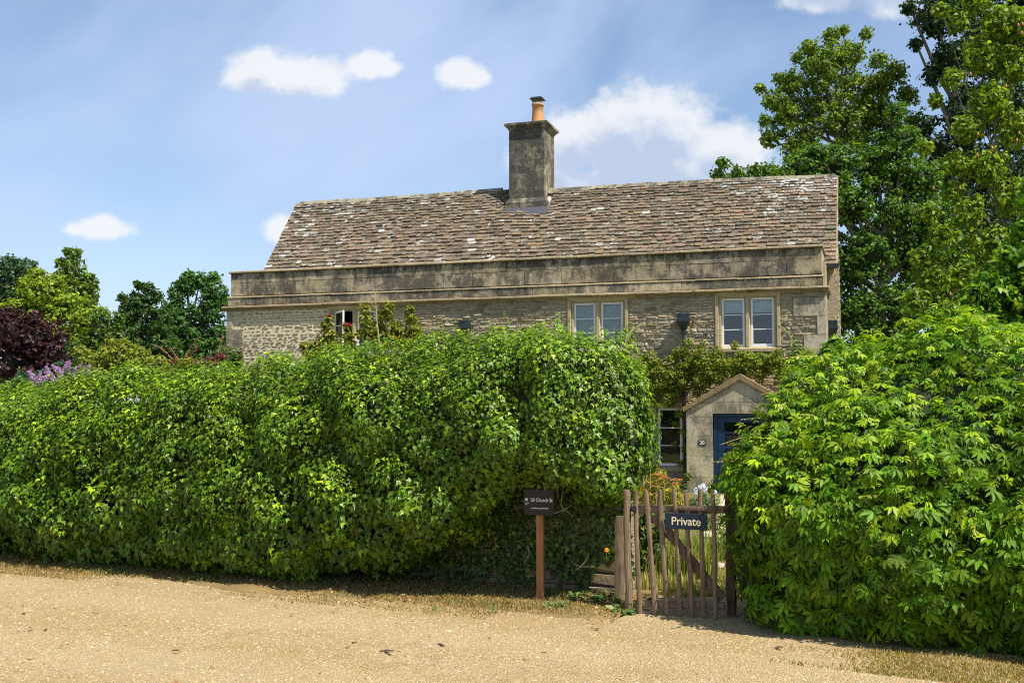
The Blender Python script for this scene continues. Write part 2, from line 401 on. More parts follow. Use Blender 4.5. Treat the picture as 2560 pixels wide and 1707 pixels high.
def soil_mat():
    m, t, p, out = new_mat('garden_soil_and_grass'); P = t.pos()
    c = t.mix(t.rng(t.noise(P, 2.0, 5, 0.6), 0.35, 0.65), (0.20, 0.16, 0.06), (0.10, 0.13, 0.03))
    c = t.mix(1.0, c, t.mix(t.noise(P, 30, 4, 0.7), (0.5,) * 3, (1.4,) * 3), 'MULTIPLY')
    t.put(p.inputs['Base Color'], c); p.inputs['Roughness'].default_value = 1.0; p.inputs['Specular IOR Level'].default_value = 0.1
    bump(t, p, t.noise(P, 40, 4, 0.7), 0.8, 0.03)
    return m
def verge_mat():
    m, t, p, out = new_mat('dry_verge_soil'); P = t.pos()
    c = t.mix(t.rng(t.noise(P, 3.0, 5, 0.6), 0.35, 0.65), (0.30, 0.20, 0.085), (0.22, 0.16, 0.07))
    c = t.mix(1.0, c, t.mix(t.noise(P, 45, 4, 0.7), (0.55,) * 3, (1.35,) * 3), 'MULTIPLY')
    t.put(p.inputs['Base Color'], c); p.inputs['Roughness'].default_value = 1.0; p.inputs['Specular IOR Level'].default_value = 0.1
    bump(t, p, t.noise(P, 50, 4, 0.7), 0.8, 0.02)
    return m
def depth_in(x, y):          # distance behind the boundary line
    return (Vector((x, y, 0)) - L_P).dot(-L_FRONT)
def garden_z(d): return -0.012 - 0.19 * min(1, max(0, (d - 1.5) / 10))
def sheet(name, mat, u0, u1, d0, d1, nu, nd, zf, kind='structure'):
    us = np.linspace(u0, u1, nu); ds = np.linspace(d0, d1, nd); V = []
    for dd in ds:
        for u in us:
            q = L_P + L_DIR * u - L_FRONT * dd; V.append((q.x, q.y, zf(u, dd)))
    Fs = [(j * nu + i, j * nu + i + 1, (j + 1) * nu + i + 1, (j + 1) * nu + i) for j in range(nd - 1) for i in range(nu - 1)]
    return tag(link(name, mesh_np(name, V, Fs, smooth=True), None, mat), kind=kind)
GRAVEL = gravel_mat()
bigz = np.concatenate([[-400, -100, -40], np.linspace(-20, 14, 60), [30, 80, 400]])
V = []; xs = np.concatenate([[-500, -150], np.linspace(-40, 40, 20), [150, 500]])
for dd in bigz:
    for u in xs:
        q = L_P + L_DIR * float(u) - L_FRONT * float(dd); V.append((q.x, q.y, garden_z(dd) if dd > 0 else -0.012))
nu = len(xs)
tag(link('ground', mesh_np('ground', V, [(j * nu + i, j * nu + i + 1, (j + 1) * nu + i + 1, (j + 1) * nu + i) for j in range(len(bigz) - 1) for i in range(nu - 1)]), None, soil_mat()), kind='structure')
def undul(u, d): return 0.006 * sin(u * 2.1 + d) + 0.005 * sin(d * 3.3 - u * 0.7)
sheet('gravel_drive', GRAVEL, -22, 22, -16, 1.2, 120, 60, lambda u, d: 0.0 + undul(u, d))
# raised dry verge along the hedge foot
def verge_front(u):      # how far the verge reaches towards the road from the wall line, u along
    return 0
V = []; nu = 90; us = np.linspace(-14, -0.03, nu)
for i, u in enumerate(us):
    e = 0.42 + 0.10 * sin(u * 1.3) + 0.06 * sin(u * 3.1 + 1) - (0.25 if u > -0.5 else 0) * (1 + u / 0.5)
    for k, (f, z) in enumerate(((e, -0.012), (e - 0.10, 0.014), (e - 0.3, 0.024), (-0.4, 0.045), (-1.0, 0.05))):
        q = L_P + L_DIR * float(u) + L_FRONT * f; V.append((q.x, q.y, z + 0.006 * sin(u * 7 + k * 2)))
tag(link('verge', mesh_np('verge', V, [(i * 5 + k, (i + 1) * 5 + k, (i + 1) * 5 + k + 1, i * 5 + k + 1) for i in range(nu - 1) for k in range(4)], smooth=True), None, verge_mat()), kind='structure')

# ------------------------------------------------------------------ leaf templates and scatter
def tmpl_simple(w=0.3, fold=0.10):
    V = np.array([(0, 0, 0), (-w, .45, fold), (0, 1, -0.05), (w, .45, fold)]); return V, np.array([(0, 2, 1), (0, 3, 2)])
def tmpl_oval(w=0.27, fold=0.08, droop=0.18):
    V = np.array([(0, 0, 0), (-w * .8, .25, fold * .6), (-w, .5, fold * .5), (-w * .55, .8, -droop * .4), (0, 1, -droop),
                  (w * .55, .8, -droop * .4), (w, .5, fold * .5), (w * .8, .25, fold * .6), (0, .5, 0)])
    return V, np.array([(8, i, i + 1) for i in range(7)] + [(8, 7, 0)])[:, [0, 2, 1]]
def tmpl_ivy():
    P = [(0, 0, 0), (-.46, .22, -.04), (-.20, .50, .05), (-.02, 1.0, -.12), (.20, .50, .05), (.46, .22, -.04)]
    return np.array(P, float), np.array([(0, 2, 1), (0, 3, 2), (0, 4, 3), (0, 5, 4)])
def tmpl_creeper():
    V = []; F = []
    for a, L in ((-80, .62), (-40, .90), (0, 1.0), (40, .90), (80, .62)):
        c, s_ = cos(radians(a)), sin(radians(a)); wd = .155 * L; b = len(V)
        for x, y, z in ((0, .04, 0), (-wd * .75, .38 * L, .045), (-wd, .6 * L, 0), (0, L, -.16), (wd, .6 * L, 0), (wd * .75, .38 * L, .045), (0, .55 * L, -.03)):
            V.append((x * c + y * s_, -x * s_ + y * c, z - 0.16 * abs(a) / 68 + random.uniform(-.03, .03)))
        F += [(b + 6, b + i + 1, b + i) for i in range(5)] + [(b + 6, b, b + 5)]
    return np.array(V), np.array(F)
def unit(a): return a / np.maximum(np.linalg.norm(a, axis=1), 1e-9)[:, None]
def frames(nrm, tip):
    z = unit(nrm); y = unit(tip - z * (tip * z).sum(1)[:, None]); x = np.cross(y, z)
    return np.stack([x, y, z], 2)                    # columns
def leaf_cloud(P, R, sc, tmpl, cols):
    TV, TF = tmpl; n = len(P); k = len(TV)
    V = P[:, None, :] + np.einsum('nij,kj->nki', R, TV) * sc[:, None, None]
    F = TF[None] + (np.arange(n) * k)[:, None, None]
    return V.reshape(-1, 3), F.reshape(-1, TF.shape[1]), np.repeat(cols, k, 0)
def tri_scatter(V, F, n):
    A, B, C = V[F[:, 0]], V[F[:, 1]], V[F[:, 2]]
    nr = np.cross(B - A, C - A); ar = np.linalg.norm(nr, axis=1); nr = nr / np.maximum(ar, 1e-12)[:, None]
    i = rng.choice(len(F), n, p=ar / ar.sum()); r1 = np.sqrt(rng.random(n)); r2 = rng.random(n)
    return A[i] * (1 - r1)[:, None] + B[i] * (r1 * (1 - r2))[:, None] + C[i] * (r1 * r2)[:, None], nr[i]
def tints(n, base, var=0.25, young=None, yfrac=0.0, ymask=None):
    base = np.array(base); c = base[None] * (1 + rng.normal(0, var, (n, 1))) * (1 + rng.normal(0, var * 0.35, (n, 3)))
    if young is not None:
        m = rng.random(n) < (yfrac if ymask is None else ymask)
        c[m] = np.array(young) * (1 + rng.normal(0, 0.2, (m.sum(), 1)))
    return np.clip(c, 0.004, 1)
def single_leaves(name, parent, tmpl, mat, P, R, sc, cols, inv=None):
    """individual leaf parts sharing a few tinted meshes"""
    q = 10; order = np.argsort(cols.sum(1)); meshes = []
    for k in range(q):
        c = cols[order[min(len(cols) - 1, int((k + .5) * len(cols) / q))]]
        me = mesh_np(name, tmpl[0], tmpl[1], np.tile(c, (len(tmpl[0]), 1))); me.materials.append(mat); meshes.append(me)
    rank = np.empty(len(cols), int); rank[order] = np.arange(len(cols)) * q // len(cols)
    for i in range(len(P)):
        o = bpy.data.objects.new(name, meshes[rank[i]]); COL.objects.link(o); o.parent = parent
        M = Matrix([[*(R[i][r] * sc[i]), P[i][r]] for r in range(3)] + [[0, 0, 0, 1]])
        o.matrix_local = (inv @ M) if inv is not None else M
def ico(sub=2):
    bm = bmesh.new(); bmesh.ops.create_icosphere(bm, subdivisions=sub, radius=1)
    V = np.array([v.co[:] for v in bm.verts]); F = np.array([[v.index for v in f.verts] for f in bm.faces]); bm.free(); return V, F
ICO1, ICO2, ICO3 = ico(1), ico(2), ico(3)

def foliage_on_surface(root, V, F, nclump, per, cr, ch, tmpl, mat, size, base, young, yfun, up=.55, jit=.32, droop=.9,
                       parts=300, name='leaf', camera=(0, 0, EYE), mask=None, part_zone=None, cmask=None):
    """overlapping domed clumps of leaves spread over a surface"""
    C, CN = tri_scatter(V, F, nclump)
    if cmask is not None: k = cmask(C, CN); C, CN = C[k], CN[k]
    m = len(C); C = C + CN * rng.uniform(-.13, .03, (m, 1)); cs = rng.uniform(.55, 1.3, m)
    idx = np.repeat(np.arange(m), np.maximum(3, (per * cs ** 1.6).astype(int))); n = len(idx); N0 = CN[idx]
    t1 = unit(np.cross(N0, rng.normal(size=(n, 3)))); q = np.sqrt(rng.random(n)) * 1.1
    P = C[idx] + t1 * (q * cr * cs[idx])[:, None] + N0 * (ch * cs[idx] * (1 - q ** 2) - rng.random(n) * ch * .35)[:, None]
    P[:, 2] -= .35 * ch * q
    if mask is not None: k = mask(P, N0); P, N0, t1, q, idx = P[k], N0[k], t1[k], q[k], idx[k]; n = len(P)
    nn = unit(N0 + t1 * (q * .55)[:, None] + np.array([0, 0, up]) + rng.normal(0, jit, (n, 3)))
    tip = np.tile([0, 0, -droop], (n, 1)) + t1 * .45 + rng.normal(0, .35, (n, 3)) + N0 * .3
    R = frames(nn, tip); sc = size * rng.uniform(0.65, 1.3, n) * (1.3 - .38 * np.clip((P[:, 2] - .4) / 1.4, 0, 1))
    cj = rng.normal(1, .13, m)[idx]
    cols = tints(n, base, 0.2, young, ymask=np.clip(yfun(P, N0) * (1.4 - q) + .35 * (rng.random(m)[idx] < .06), 0, 1)) * cj[:, None]
    vis = ((np.array(camera) - P) * N0).sum(1) > 0
    if part_zone is not None: vis &= part_zone(P)
    d = np.linalg.norm(P - np.array(camera), axis=1) / sc * (1 + rng.random(n) * 0.25) + 60 * q
    d[~vis] = 1e9; ii = np.argsort(d)[:parts]; keep = np.ones(n, bool); keep[ii] = False
    v, f, c = leaf_cloud(P[keep], R[keep], sc[keep], tmpl, cols[keep])
    link('foliage', mesh_np('foliage', v, f, c), root, mat, 'stuff')
    single_leaves(name, root, tmpl, mat, P[ii] + N0[ii] * 0.015, R[ii], sc[ii], cols[ii])
    return P, N0

# ------------------------------------------------------------------ cottage
TH = radians(18.35)
HO = Vector((7.5757, 26.0, 0))
hroot = empty('stone_cottage', HO, -TH)
tag(hroot, 'long two-storey honey stone cottage with mossy stone-tiled roof, parapet and one tall chimney', 'house')
HM = Matrix.Translation(HO) @ Matrix.Rotation(-TH, 4, 'Z')
def grid_wall(mb, x0, x1, z0, z1, y0, y1, holes):
    xs = sorted({x0, x1, *[h[0] for h in holes], *[h[1] for h in holes]}); zs = sorted({z0, z1, *[h[2] for h in holes], *[h[3] for h in holes]})
    for i in range(len(xs) - 1):
        for k in range(len(zs) - 1):
            cx, cz = (xs[i] + xs[i + 1]) / 2, (zs[k] + zs[k + 1]) / 2
            if not any(h[0] < cx < h[1] and h[2] < cz < h[3] for h in holes): mb.box(xs[i], xs[i + 1], y0, y1, zs[k], zs[k + 1])
WINS = {'a': (-13.44, -11.84, 3.18, 4.64), 'b': (-6.46, -4.85, 3.18, 4.66), 'c': (-2.65, -1.06, 3.18, 4.66), 'd': (-5.02, -3.36, 0.22, 1.93)}
holes = list(WINS.values())
wb = MB(); grid_wall(wb, -16.72, 0.0, -0.35, 4.64, 0.02, 0.36, holes)
wb.box(-16.72, -16.36, 0.36, 6.2, -0.35, 5.5); wb.box(-0.30, 0.0, 0.36, 1.6, -0.35, 5.4)
wb.box(-16.72, 0.2, 5.9, 6.2, -0.35, 5.5)
wb.box(-0.10, 0.18, 1.62, 6.2, -0.35, 5.5)
wb.prism([(1.62, 5.5), (6.2, 5.5), (3.9, 8.10)], -0.02, 0.16)
wb.prism([(1.62, 5.5), (6.2, 5.5), (3.9, 8.22)], -16.55, -16.36)
wb.box(-16.36, -0.3, 0.36, 5.9, 2.3, 2.45)
wall = wb.build('wall', MORTAR, hroot)
# rubble stones: courses on the facade, on the gable
stones = []
def course_region(x0, x1, z0, z1, excl, sparse=False):
    z = z0
    while z < z1 - 0.03:
        h = random.uniform(0.045, 0.11)
        if z + h > z1: h = z1 - z
        x = x0 + random.uniform(-.1, 0)
        while x < x1:
            wd = random.uniform(0.09, 0.30) * (1.5 if random.random() < .12 else 1)
            a, b = max(x, x0), min(x + wd, x1)
            if b - a > 0.06 and not any(a < e[1] and b > e[0] and z < e[3] and z + h > e[2] for e in excl):
                stones.append((a, b, z, z + h, sparse))
            elif b - a > 0.06:      # trim against the dressed stone
                for e in excl:
                    if a < e[1] and b > e[0] and z < e[3] and z + h > e[2]:
                        if a < e[0] - 0.06: stones.append((a, e[0] - 0.008, z, z + h, sparse))
                        if b > e[1] + 0.06: stones.append((e[1] + 0.008, b, z, z + h, sparse))
                        break
            x += wd
        z += h
quoins = []
zz = 4.60; k = 0
for hgt in (0.12, 0.46, 0.46, 0.52, 0.40, 0.45, 0.42, 0.5, 0.4, 0.45, 0.45): 
    wq = (0.42, 0.75, 0.20, 0.52)[k % 4] if k < 4 else random.uniform(0.3, 0.7)
    quoins.append((-wq, 0.0, zz - hgt, zz)); zz -= hgt; k += 1
zz = 4.60
for k, (hgt, wq) in enumerate(((0.12, 0.55), (0.40, 0.20), (0.42, 0.56), (0.48, 0.22), (0.45, 0.5), (0.45, 0.25), (0.4, 0.5), (0.45, 0.25), (0.45, 0.5), (0.45, 0.25), (0.45, 0.5))):
    quoins.append((-16.72, -16.72 + wq, zz - hgt, zz)); zz -= hgt
excl = holes + quoins
course_region(-16.7, -12.4, 2.7, 4.6, excl, True)
course_region(-12.4, -0.02, 2.7, 4.6, excl)
course_region(-16.7, -12.4, 1.9, 2.7, excl, True)
course_region(-5.6, -0.02, -0.15, 2.7, excl)
STONEC = [(0.46, 0.37, 0.24), (0.40, 0.33, 0.21), (0.35, 0.29, 0.20), (0.46, 0.39, 0.27), (0.38, 0.295, 0.175), (0.27, 0.235, 0.175), (0.37, 0.335, 0.26)]
def pillow(x0, x1, z0, z1, yb, yf, ins, j):
    r = lambda: random.uniform(-j, j)
    B = [(x0, yb, z0), (x1, yb, z0), (x1, yb, z1), (x0, yb, z1)]
    M = [(x0 + ins * .4 + r(), yf + (yb - yf) * .35 + r(), z0 + ins * .4 + r()), (x1 - ins * .4 + r(), yf + (yb - yf) * .35 + r(), z0 + ins * .4 + r()), (x1 - ins * .4 + r(), yf + (yb - yf) * .35 + r(), z1 - ins * .4 + r()), (x0 + ins * .4 + r(), yf + (yb - yf) * .35 + r(), z1 - ins * .4 + r())]
    Fr = [(x0 + ins * 1.6 + r(), yf + r(), z0 + ins + r()), (x1 - ins * 1.6 + r(), yf + r(), z0 + ins + r()), (x1 - ins * 1.6 + r(), yf + r(), z1 - ins + r()), (x0 + ins * 1.6 + r(), yf + r(), z1 - ins + r())]
    Vv = B + M + Fr; Fc = [(8, 9, 10, 11)]
    for k in range(4):
        Fc += [(k, (k + 1) % 4, (k + 1) % 4 + 4, k + 4), (k + 4, (k + 1) % 4 + 4, (k + 1) % 4 + 8, k + 8)]
    return Vv, Fc
def stone_geo(s):
    a, b, z0, z1, sp = s
    if sp:
        sh = 0.55 if z0 > 3.75 else 0.8
        cw, cz = (a + b) / 2, (z0 + z1) / 2; hw = (b - a) / 2 * random.uniform(.45, .95); hh = (z1 - z0) / 2 * random.uniform(.22, .55); cz += random.uniform(-.012, .012)
        tint = random.choice([(0.30, 0.24, 0.15), (0.38, 0.31, 0.20), (0.32, 0.27, 0.19), (0.42, 0.35, 0.23)])
        g = pillow(cw - hw, cw + hw, cz - hh, cz + hh, 0.03, random.uniform(0.0, 0.014), 0.010, 0.005)
    else:
        tint = random.choice(STONEC); sh_ = random.uniform(0, .012); zj = random.uniform(-.008, .008); g = pillow(a + .004 + sh_, b - .004 - sh_, z0 + .003 + zj + random.uniform(0, .012), z1 - .003 + zj - random.uniform(0, .012), 0.035, random.uniform(-0.014, 0.016), 0.014, 0.013)
    vv = random.uniform(0.75, 1.3)
    return g, tuple(c * vv for c in tint)
vis = [i for i, s in enumerate(stones) if s[2] > 3.05 or (-5.2 < s[0] < -3.1 and s[2] > 0)]
vis.sort(key=lambda i: -(stones[i][1] - stones[i][0]) * (stones[i][3] - stones[i][2])); big = set(vis[:300])
rest = MB()
for i, s in enumerate(stones):
    (Vv, Fc), tint = stone_geo(s)
    if i in big:
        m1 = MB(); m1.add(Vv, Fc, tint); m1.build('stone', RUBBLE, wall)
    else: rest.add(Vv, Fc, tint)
# gable end stones on the right side wall
z = 2.5
while z < 7.9:
    h = random.uniform(.07, .14); y = 1.66; ymax = 6.15 - max(0, (z - 5.5)) / 1.239; y = 1.66 + max(0, (z - 5.5)) / 1.239
    while y < ymax - .1:
        wd = random.uniform(.15, .4); x1 = random.uniform(0.17, 0.215)
        rest.box(0.10, x1, y + .01, min(y + wd, ymax), z + .008, z + h - .004, tuple(c * random.uniform(.8, 1.3) for c in random.choice(STONEC)), 0.006); y += wd
    z += h
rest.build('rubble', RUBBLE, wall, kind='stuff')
for q in quoins:
    m1 = MB(); vv = random.uniform(.85, 1.1)
    m1.box(q[0] + (0 if q[0] < -16 else .005), q[1] - (.005 if q[0] < -16 else -0.008), -0.018 + random.uniform(-.003, .003), 0.05, q[2] + .004, q[3] - .004, (vv, vv, vv * .98))
    if q[0] < -16: pass
    m1.build('quoin_stone', ASHLAR, wall, bevel=0.006)
m1 = MB()
m1.box(-0.298, 0.012, 0.052, 1.6, -0.3, 4.60, (1, .98, .95)); m1.build('return_wall_face', ASHLAR, wall)

# parapet: core, blocks in two courses, mid moulding, cornice, coping
pc = MB(); pc.box(-16.60, -0.10, 0.10, 0.40, 4.64, 5.66); pc.box(-0.42, -0.10, 0.40, 1.60, 4.64, 5.66); pc.box(-16.60, -16.3, 0.40, 1.60, 4.64, 5.66)
pc.box(-16.3, -0.42, 0.40, 1.62, 5.2, 5.3)
parapet = pc.build('parapet', PARAPET, hroot)
def blocks(name, mat, z0, z1, yf, yb, x0, x1, lens, bevel=0.006, jy=0.004, jz=0.0, prof=None, gap=0.005):
    x = x0
    while x < x1 - 0.01:
        L = random.uniform(*lens)
        if x1 - (x + L) < lens[0] * .6: L = x1 - x
        m1 = MB(); vv = random.uniform(.8, 1.2); o = random.uniform(-jy, jy); oz = random.uniform(-jz, jz)
        tn = (vv, vv * random.uniform(.97, 1.02), vv * random.uniform(.92, 1.04))
        if prof: m1.prism([(p + (o if p < 0.05 else 0), q + oz) for p, q in prof], x + gap, x + L - gap, 'x', tn)
        else: m1.box(x + gap, x + L - gap, yf + o, yb, z0 + .003, z1 - .003, tn)
        m1.build(name, mat, parapet, bevel=bevel if not prof else 0.004); x += L
blocks('parapet_stone', PARAPET, 5.05, 5.42, 0.055, 0.098, -16.64, -0.06, (0.6, 1.5))
blocks('parapet_stone', PARAPET, 5.42, 5.70, 0.055, 0.098, -16.64, -0.06, (0.7, 1.6))
blocks('band_stone', PARAPET, 4.765, 4.975, 0.005, 0.098, -16.70, -0.03, (0.7, 1.5))
blocks('moulding_stone', CORNICE, 0, 0, 0, 0, -16.72, -0.01, (0.8, 1.6), prof=[(-0.012, 4.985), (0.10, 4.985), (0.10, 5.030), (0.05, 5.030), (-0.008, 5.008)], jz=.006)
blocks('cornice_stone', CORNICE, 0, 0, 0, 0, -16.84, 0.10, (0.9, 1.7), prof=[(-0.125, 4.70), (-0.09, 4.67), (-0.03, 4.655), (0.0, 4.61), (0.10, 4.61), (0.10, 4.76), (-0.02, 4.76), (-0.115, 4.735)], jy=.010, jz=.007)
blocks('coping_stone', CORNICE, 0, 0, 0, 0, -16.69, -0.02, (0.9, 1.7), prof=[(0.00, 5.715), (0.00, 5.75), (0.05, 5.775), (0.46, 5.775), (0.46, 5.705), (0.03, 5.705)], jz=.003)
m1 = MB(); m1.box(-0.46, -0.02, 0.462, 1.6, 5.703, 5.773); m1.build('coping_stone', CORNICE, parapet, bevel=.01)
m1 = MB(); m1.box(-0.098, -0.06, 0.10, 1.6, 5.05, 5.70, (1.25, 1.2, 1.1)); m1.build('parapet_stone', ASHLAR, parapet)
m1 = MB(); m1.box(-0.098, -0.03, 0.10, 1.6, 4.765, 4.98, (1.1, 1.1, 1.0)); m1.build('band_stone', ASHLAR, parapet)
m1 = MB(); m1.prism([(0.10, 4.70), (0.07, 4.67), (0.02, 4.655), (0.0, 4.61), (-.098, 4.61), (-.098, 4.76), (0.02, 4.76), (.095, 4.735)], 0.104, 1.6, 'y'); m1.build('cornice_stone', CORNICE, parapet, bevel=.004)

# roof
E_Y, R_Y = 1.45, 3.90
def ridge_z(x):
    z = np.interp(x, [-16.6, -12.9, -9.4, -9.0, -7.9, -4.1, 0.2], [8.45, 8.45, 8.46, 8.45, 8.32, 8.28, 8.22])
    return float(z) - 0.03 * sin(pi * (x + 16.6) / 7.6) * (1 if x < -9 else 0.8)
EZ = 5.42
def roof_pt(x, s, off=0.0):
    """s 0 at the eave, 1 at the ridge; off along the slope normal"""
    rz = ridge_z(x); sag = 0.035 * sin(pi * s) * (0.6 + 0.4 * sin(x * 1.1))
    y = E_Y + (R_Y - E_Y) * s; z = EZ + (rz - EZ) * s - sag
    sl = math.atan2(rz - EZ, R_Y - E_Y)
    return Vector((x, y - sin(sl) * off, z + cos(sl) * off))
deck = MB(); xs_ = np.linspace(-16.60, 0.18, 40)
for i in range(39):
    for k in range(6):
        a, b = float(xs_[i]), float(xs_[i + 1]); s0, s1 = k / 6, (k + 1) / 6
        deck.add([roof_pt(a, s0, -.03), roof_pt(b, s0, -.03), roof_pt(b, s1, -.03), roof_pt(a, s1, -.03)], [(0, 1, 2, 3)], (.5, .45, .4))
deck.add([(-16.6, 3.9, 8.40), (0.18, 3.9, 8.18), (0.18, 6.4, 5.35), (-16.6, 6.4, 5.35)], [(0, 1, 2, 3)], (.4, .3, .2))
roof = deck.build('roof', TILE, hroot)
tiles = []; NC = 27; svals = [0]
for r in range(NC): svals.append(svals[-1] + (1.25 - 0.5 * r / NC))
svals = [v / svals[-1] for v in svals]
TC = [(0.175, 0.134, 0.084), (0.200, 0.148, 0.094), (0.15, 0.118, 0.077), (0.195, 0.158, 0.105), (0.205, 0.138, 0.088), (0.13, 0.106, 0.073), (0.185, 0.136, 0.096), (0.165, 0.136, 0.090)]
CH = (-9.25, -8.03)
for r in range(NC):
    x = -16.68 + random.uniform(-.1, 0)
    while x < 0.22:
        wd = random.uniform(0.13, 0.28); a, b = max(x, -16.68), min(x + wd, 0.24)
        if b - a > 0.05 and not (svals[r] > 0.78 and a < CH[1] and b > CH[0]): tiles.append((a, b, r))
        x += wd
random.shuffle(tiles)
def tile_geo(a, b, r):
    g = 0.004; lift = random.uniform(0.0, 0.022); s0, s1 = svals[r] - 0.004 + random.uniform(-.003, .003), min(1.0, svals[r + 1] + 0.03)
    s0 += random.uniform(-.004, .004); th = random.uniform(0.030, 0.055); m = (a + b) / 2 + random.uniform(-.3, .3) * (b - a); rr = lambda: random.uniform(-.006, .006)
    sm = s0 - random.uniform(0, .003); cut = random.uniform(.015, .045)
    bot = [(a + g, s0 + cut * .10), (a + g + cut, s0 + rr() * .3), (m, sm), (b - g - cut, s0 + rr() * .3), (b - g, s0 + cut * .10)]
    V = []
    for (xx, ss) in bot: V.append(roof_pt(xx, ss, 0.028 + lift + th + rr() * .5))
    V += [roof_pt(b - g, s1, 0.006 + th * .5), roof_pt(a + g, s1, 0.006 + th * .5)]
    n = len(V)
    for (xx, ss) in bot: V.append(roof_pt(xx, ss + .001, 0.012 + lift))
    F = [tuple(range(n))[::-1]] + [(i, i + 1, i + 1 + n, i + n) for i in range(4)] + [(0, n, n - 1), (4, 5, 4 + n)]
    tint = random.choice(TC); v = random.uniform(.7, 1.25); tint = tuple(c * v for c in tint)
    rn = random.random()
    edge = 1 if (a < -15.4) or (a > -3 and r > NC - 7) or (a < -11 and r > NC - 7) else 0
    if rn < 0.02 + 0.12 * edge: tint = tuple(c * v for c in (0.36, 0.34, 0.295))
    elif rn < 0.035 + .14 * edge: tint = (0.23, 0.155, 0.085)
    return V, F, tint
order = sorted(range(len(tiles)), key=lambda i: tiles[i][2] * 0.15 - tiles[i][0] * 0.8 - (tiles[i][1] - tiles[i][0]) * 12 if tiles[i][2] > 3 or tiles[i][0] > 0 else 99)
single = set(order[:300]); rest = MB()
for i, (a, b, r) in enumerate(tiles):
    V_, F_, tn = tile_geo(a, b, r)
    if i in single:
        m1 = MB(); m1.add(V_, F_, tn); m1.build('roof_tile', TILE, roof)
    else: rest.add(V_, F_, tn)
rest.build('roof_tiling', TILE, roof, kind='stuff')
x = -16.62
RIDGE = lichen_stone('ridge_stone_surface', (0.38, 0.35, 0.26), (0.24, 0.21, 0.15), (0.055, 0.05, 0.042), 0.6, 0.7, 0.5, None, 0.9)
while x < 0.2:
    L = min(random.uniform(.38, .55), 0.22 - x)
    if L < 0.05: break
    if not (CH[0] - .1 < x + L / 2 < CH[1] + .1):
        rz0, rz1 = ridge_z(x), ridge_z(x + L); m1 = MB(); o = random.uniform(-.008, .008); vv = random.uniform(.8, 1.2)
        pr = [(-.15, -.10), (-.135, -.13), (0, 0.03), (.135, -.13), (.15, -.10), (.03, .085), (-.03, .085)]
        V_ = [(x + .004, R_Y + p, rz0 + q + o) for p, q in pr] + [(x + L - .004, R_Y + p, rz1 + q + o) for p, q in pr]
        m1.add(V_, [(0, 1, 2, 6), (2, 3, 4, 5), (2, 5, 6), (7, 13, 9, 8), (9, 12, 11, 10), (9, 13, 12)] + [(i, (i + 1) % 7, (i + 1) % 7 + 7, i + 7) for i in range(7)], (vv, vv, vv * .95))
        m1.build('ridge_stone', RIDGE, roof, bevel=.008)
    x += L
m1 = MB()   # mortared verge on the right gable
for k in range(24):
    a = roof_pt(0.235, k / 24, .005); b = roof_pt(0.235, (k + 1) / 24, .005)
    m1.add([a + Vector((-.05, 0, -.09)), a + Vector((.035, 0, -.09)), a + Vector((.035, 0, .03)), a + Vector((-.05, 0, .03)), b + Vector((-.05, 0, -.09)), b + Vector((.035, 0, -.09)), b + Vector((.035, 0, .03)), b + Vector((-.05, 0, .03))],
           [(0, 1, 2, 3), (7, 6, 5, 4), (0, 4, 5, 1), (1, 5, 6, 2), (2, 6, 7, 3), (3, 7, 4, 0)], (random.uniform(.7, 1.2),) * 3)
m1.build('verge_pointing', CORNICE, roof)

# chimney
cb = MB(); cb.box(-9.17, -8.11, 3.37, 4.43, 7.3, 10.12); chim = cb.build('chimney', CHIMNEY, hroot)
tag(chim, 'square dressed stone chimney stack')
zz = 7.95; k = 0
while zz < 10.1:
    h = random.choice((.28, .33, .36)); h = min(h, 10.14 - zz)
    if h < .08: break
    cut = random.uniform(.35, .7)
    for (a, b) in ((0, cut), (cut, 1)):
        x0, x1 = -9.19 + 1.10 * a, -9.19 + 1.10 * b; m1 = MB(); v = random.uniform(.85, 1.15)
        m1.box(x0 + .0015, x1 - .0015, 3.35, 3.368, zz + .0015, zz + h - .0015, (v, v, v)); m1.build('stone', CHIMNEY, chim)
    v = random.uniform(1.1, 1.35); m1 = MB(); m1.box(-8.108, -8.09, 3.352, 4.45, zz + .0015, zz + h - .0015, (v, v, v * .92)); m1.build('stone', CHIMNEY, chim)
    zz += h
def ring(mb, x0, x1, y0, y1, levels, tint=(1, 1, 1)):
    n = len(levels); V = []
    for o, z in levels: V += [(x0 - o, y0 - o, z), (x1 + o, y0 - o, z), (x1 + o, y1 + o, z), (x0 - o, y1 + o, z)]
    F = [(3, 2, 1, 0), tuple(range(4 * n - 4, 4 * n))]
    for i in range(n - 1):
        for k in range(4): F.append((i * 4 + k, i * 4 + (k + 1) % 4, i * 4 + 4 + (k + 1) % 4, i * 4 + 4 + k))
    mb.add(V, F, tint)
m1 = MB(); ring(m1, -9.19, -8.09, 3.35, 4.45, [(0, 10.14), (.015, 10.15), (.04, 10.20), (.12, 10.27), (.125, 10.33), (.10, 10.345)]); m1.build('chimney_cap', CHIMNEY, chim)
m1 = MB(); ring(m1, -9.0, -8.2, 3.5, 4.3, [(.1, 10.345), (0, 10.40), (-.2, 10.47)]); m1.build('flaunching', CORNICE, chim)
m1 = MB(); ring(m1, -9.19, -8.09, 3.35, 4.45, [(.09, 7.35), (.09, 7.93), (.005, 8.06)]); m1.build('chimney_base', CHIMNEY, chim)
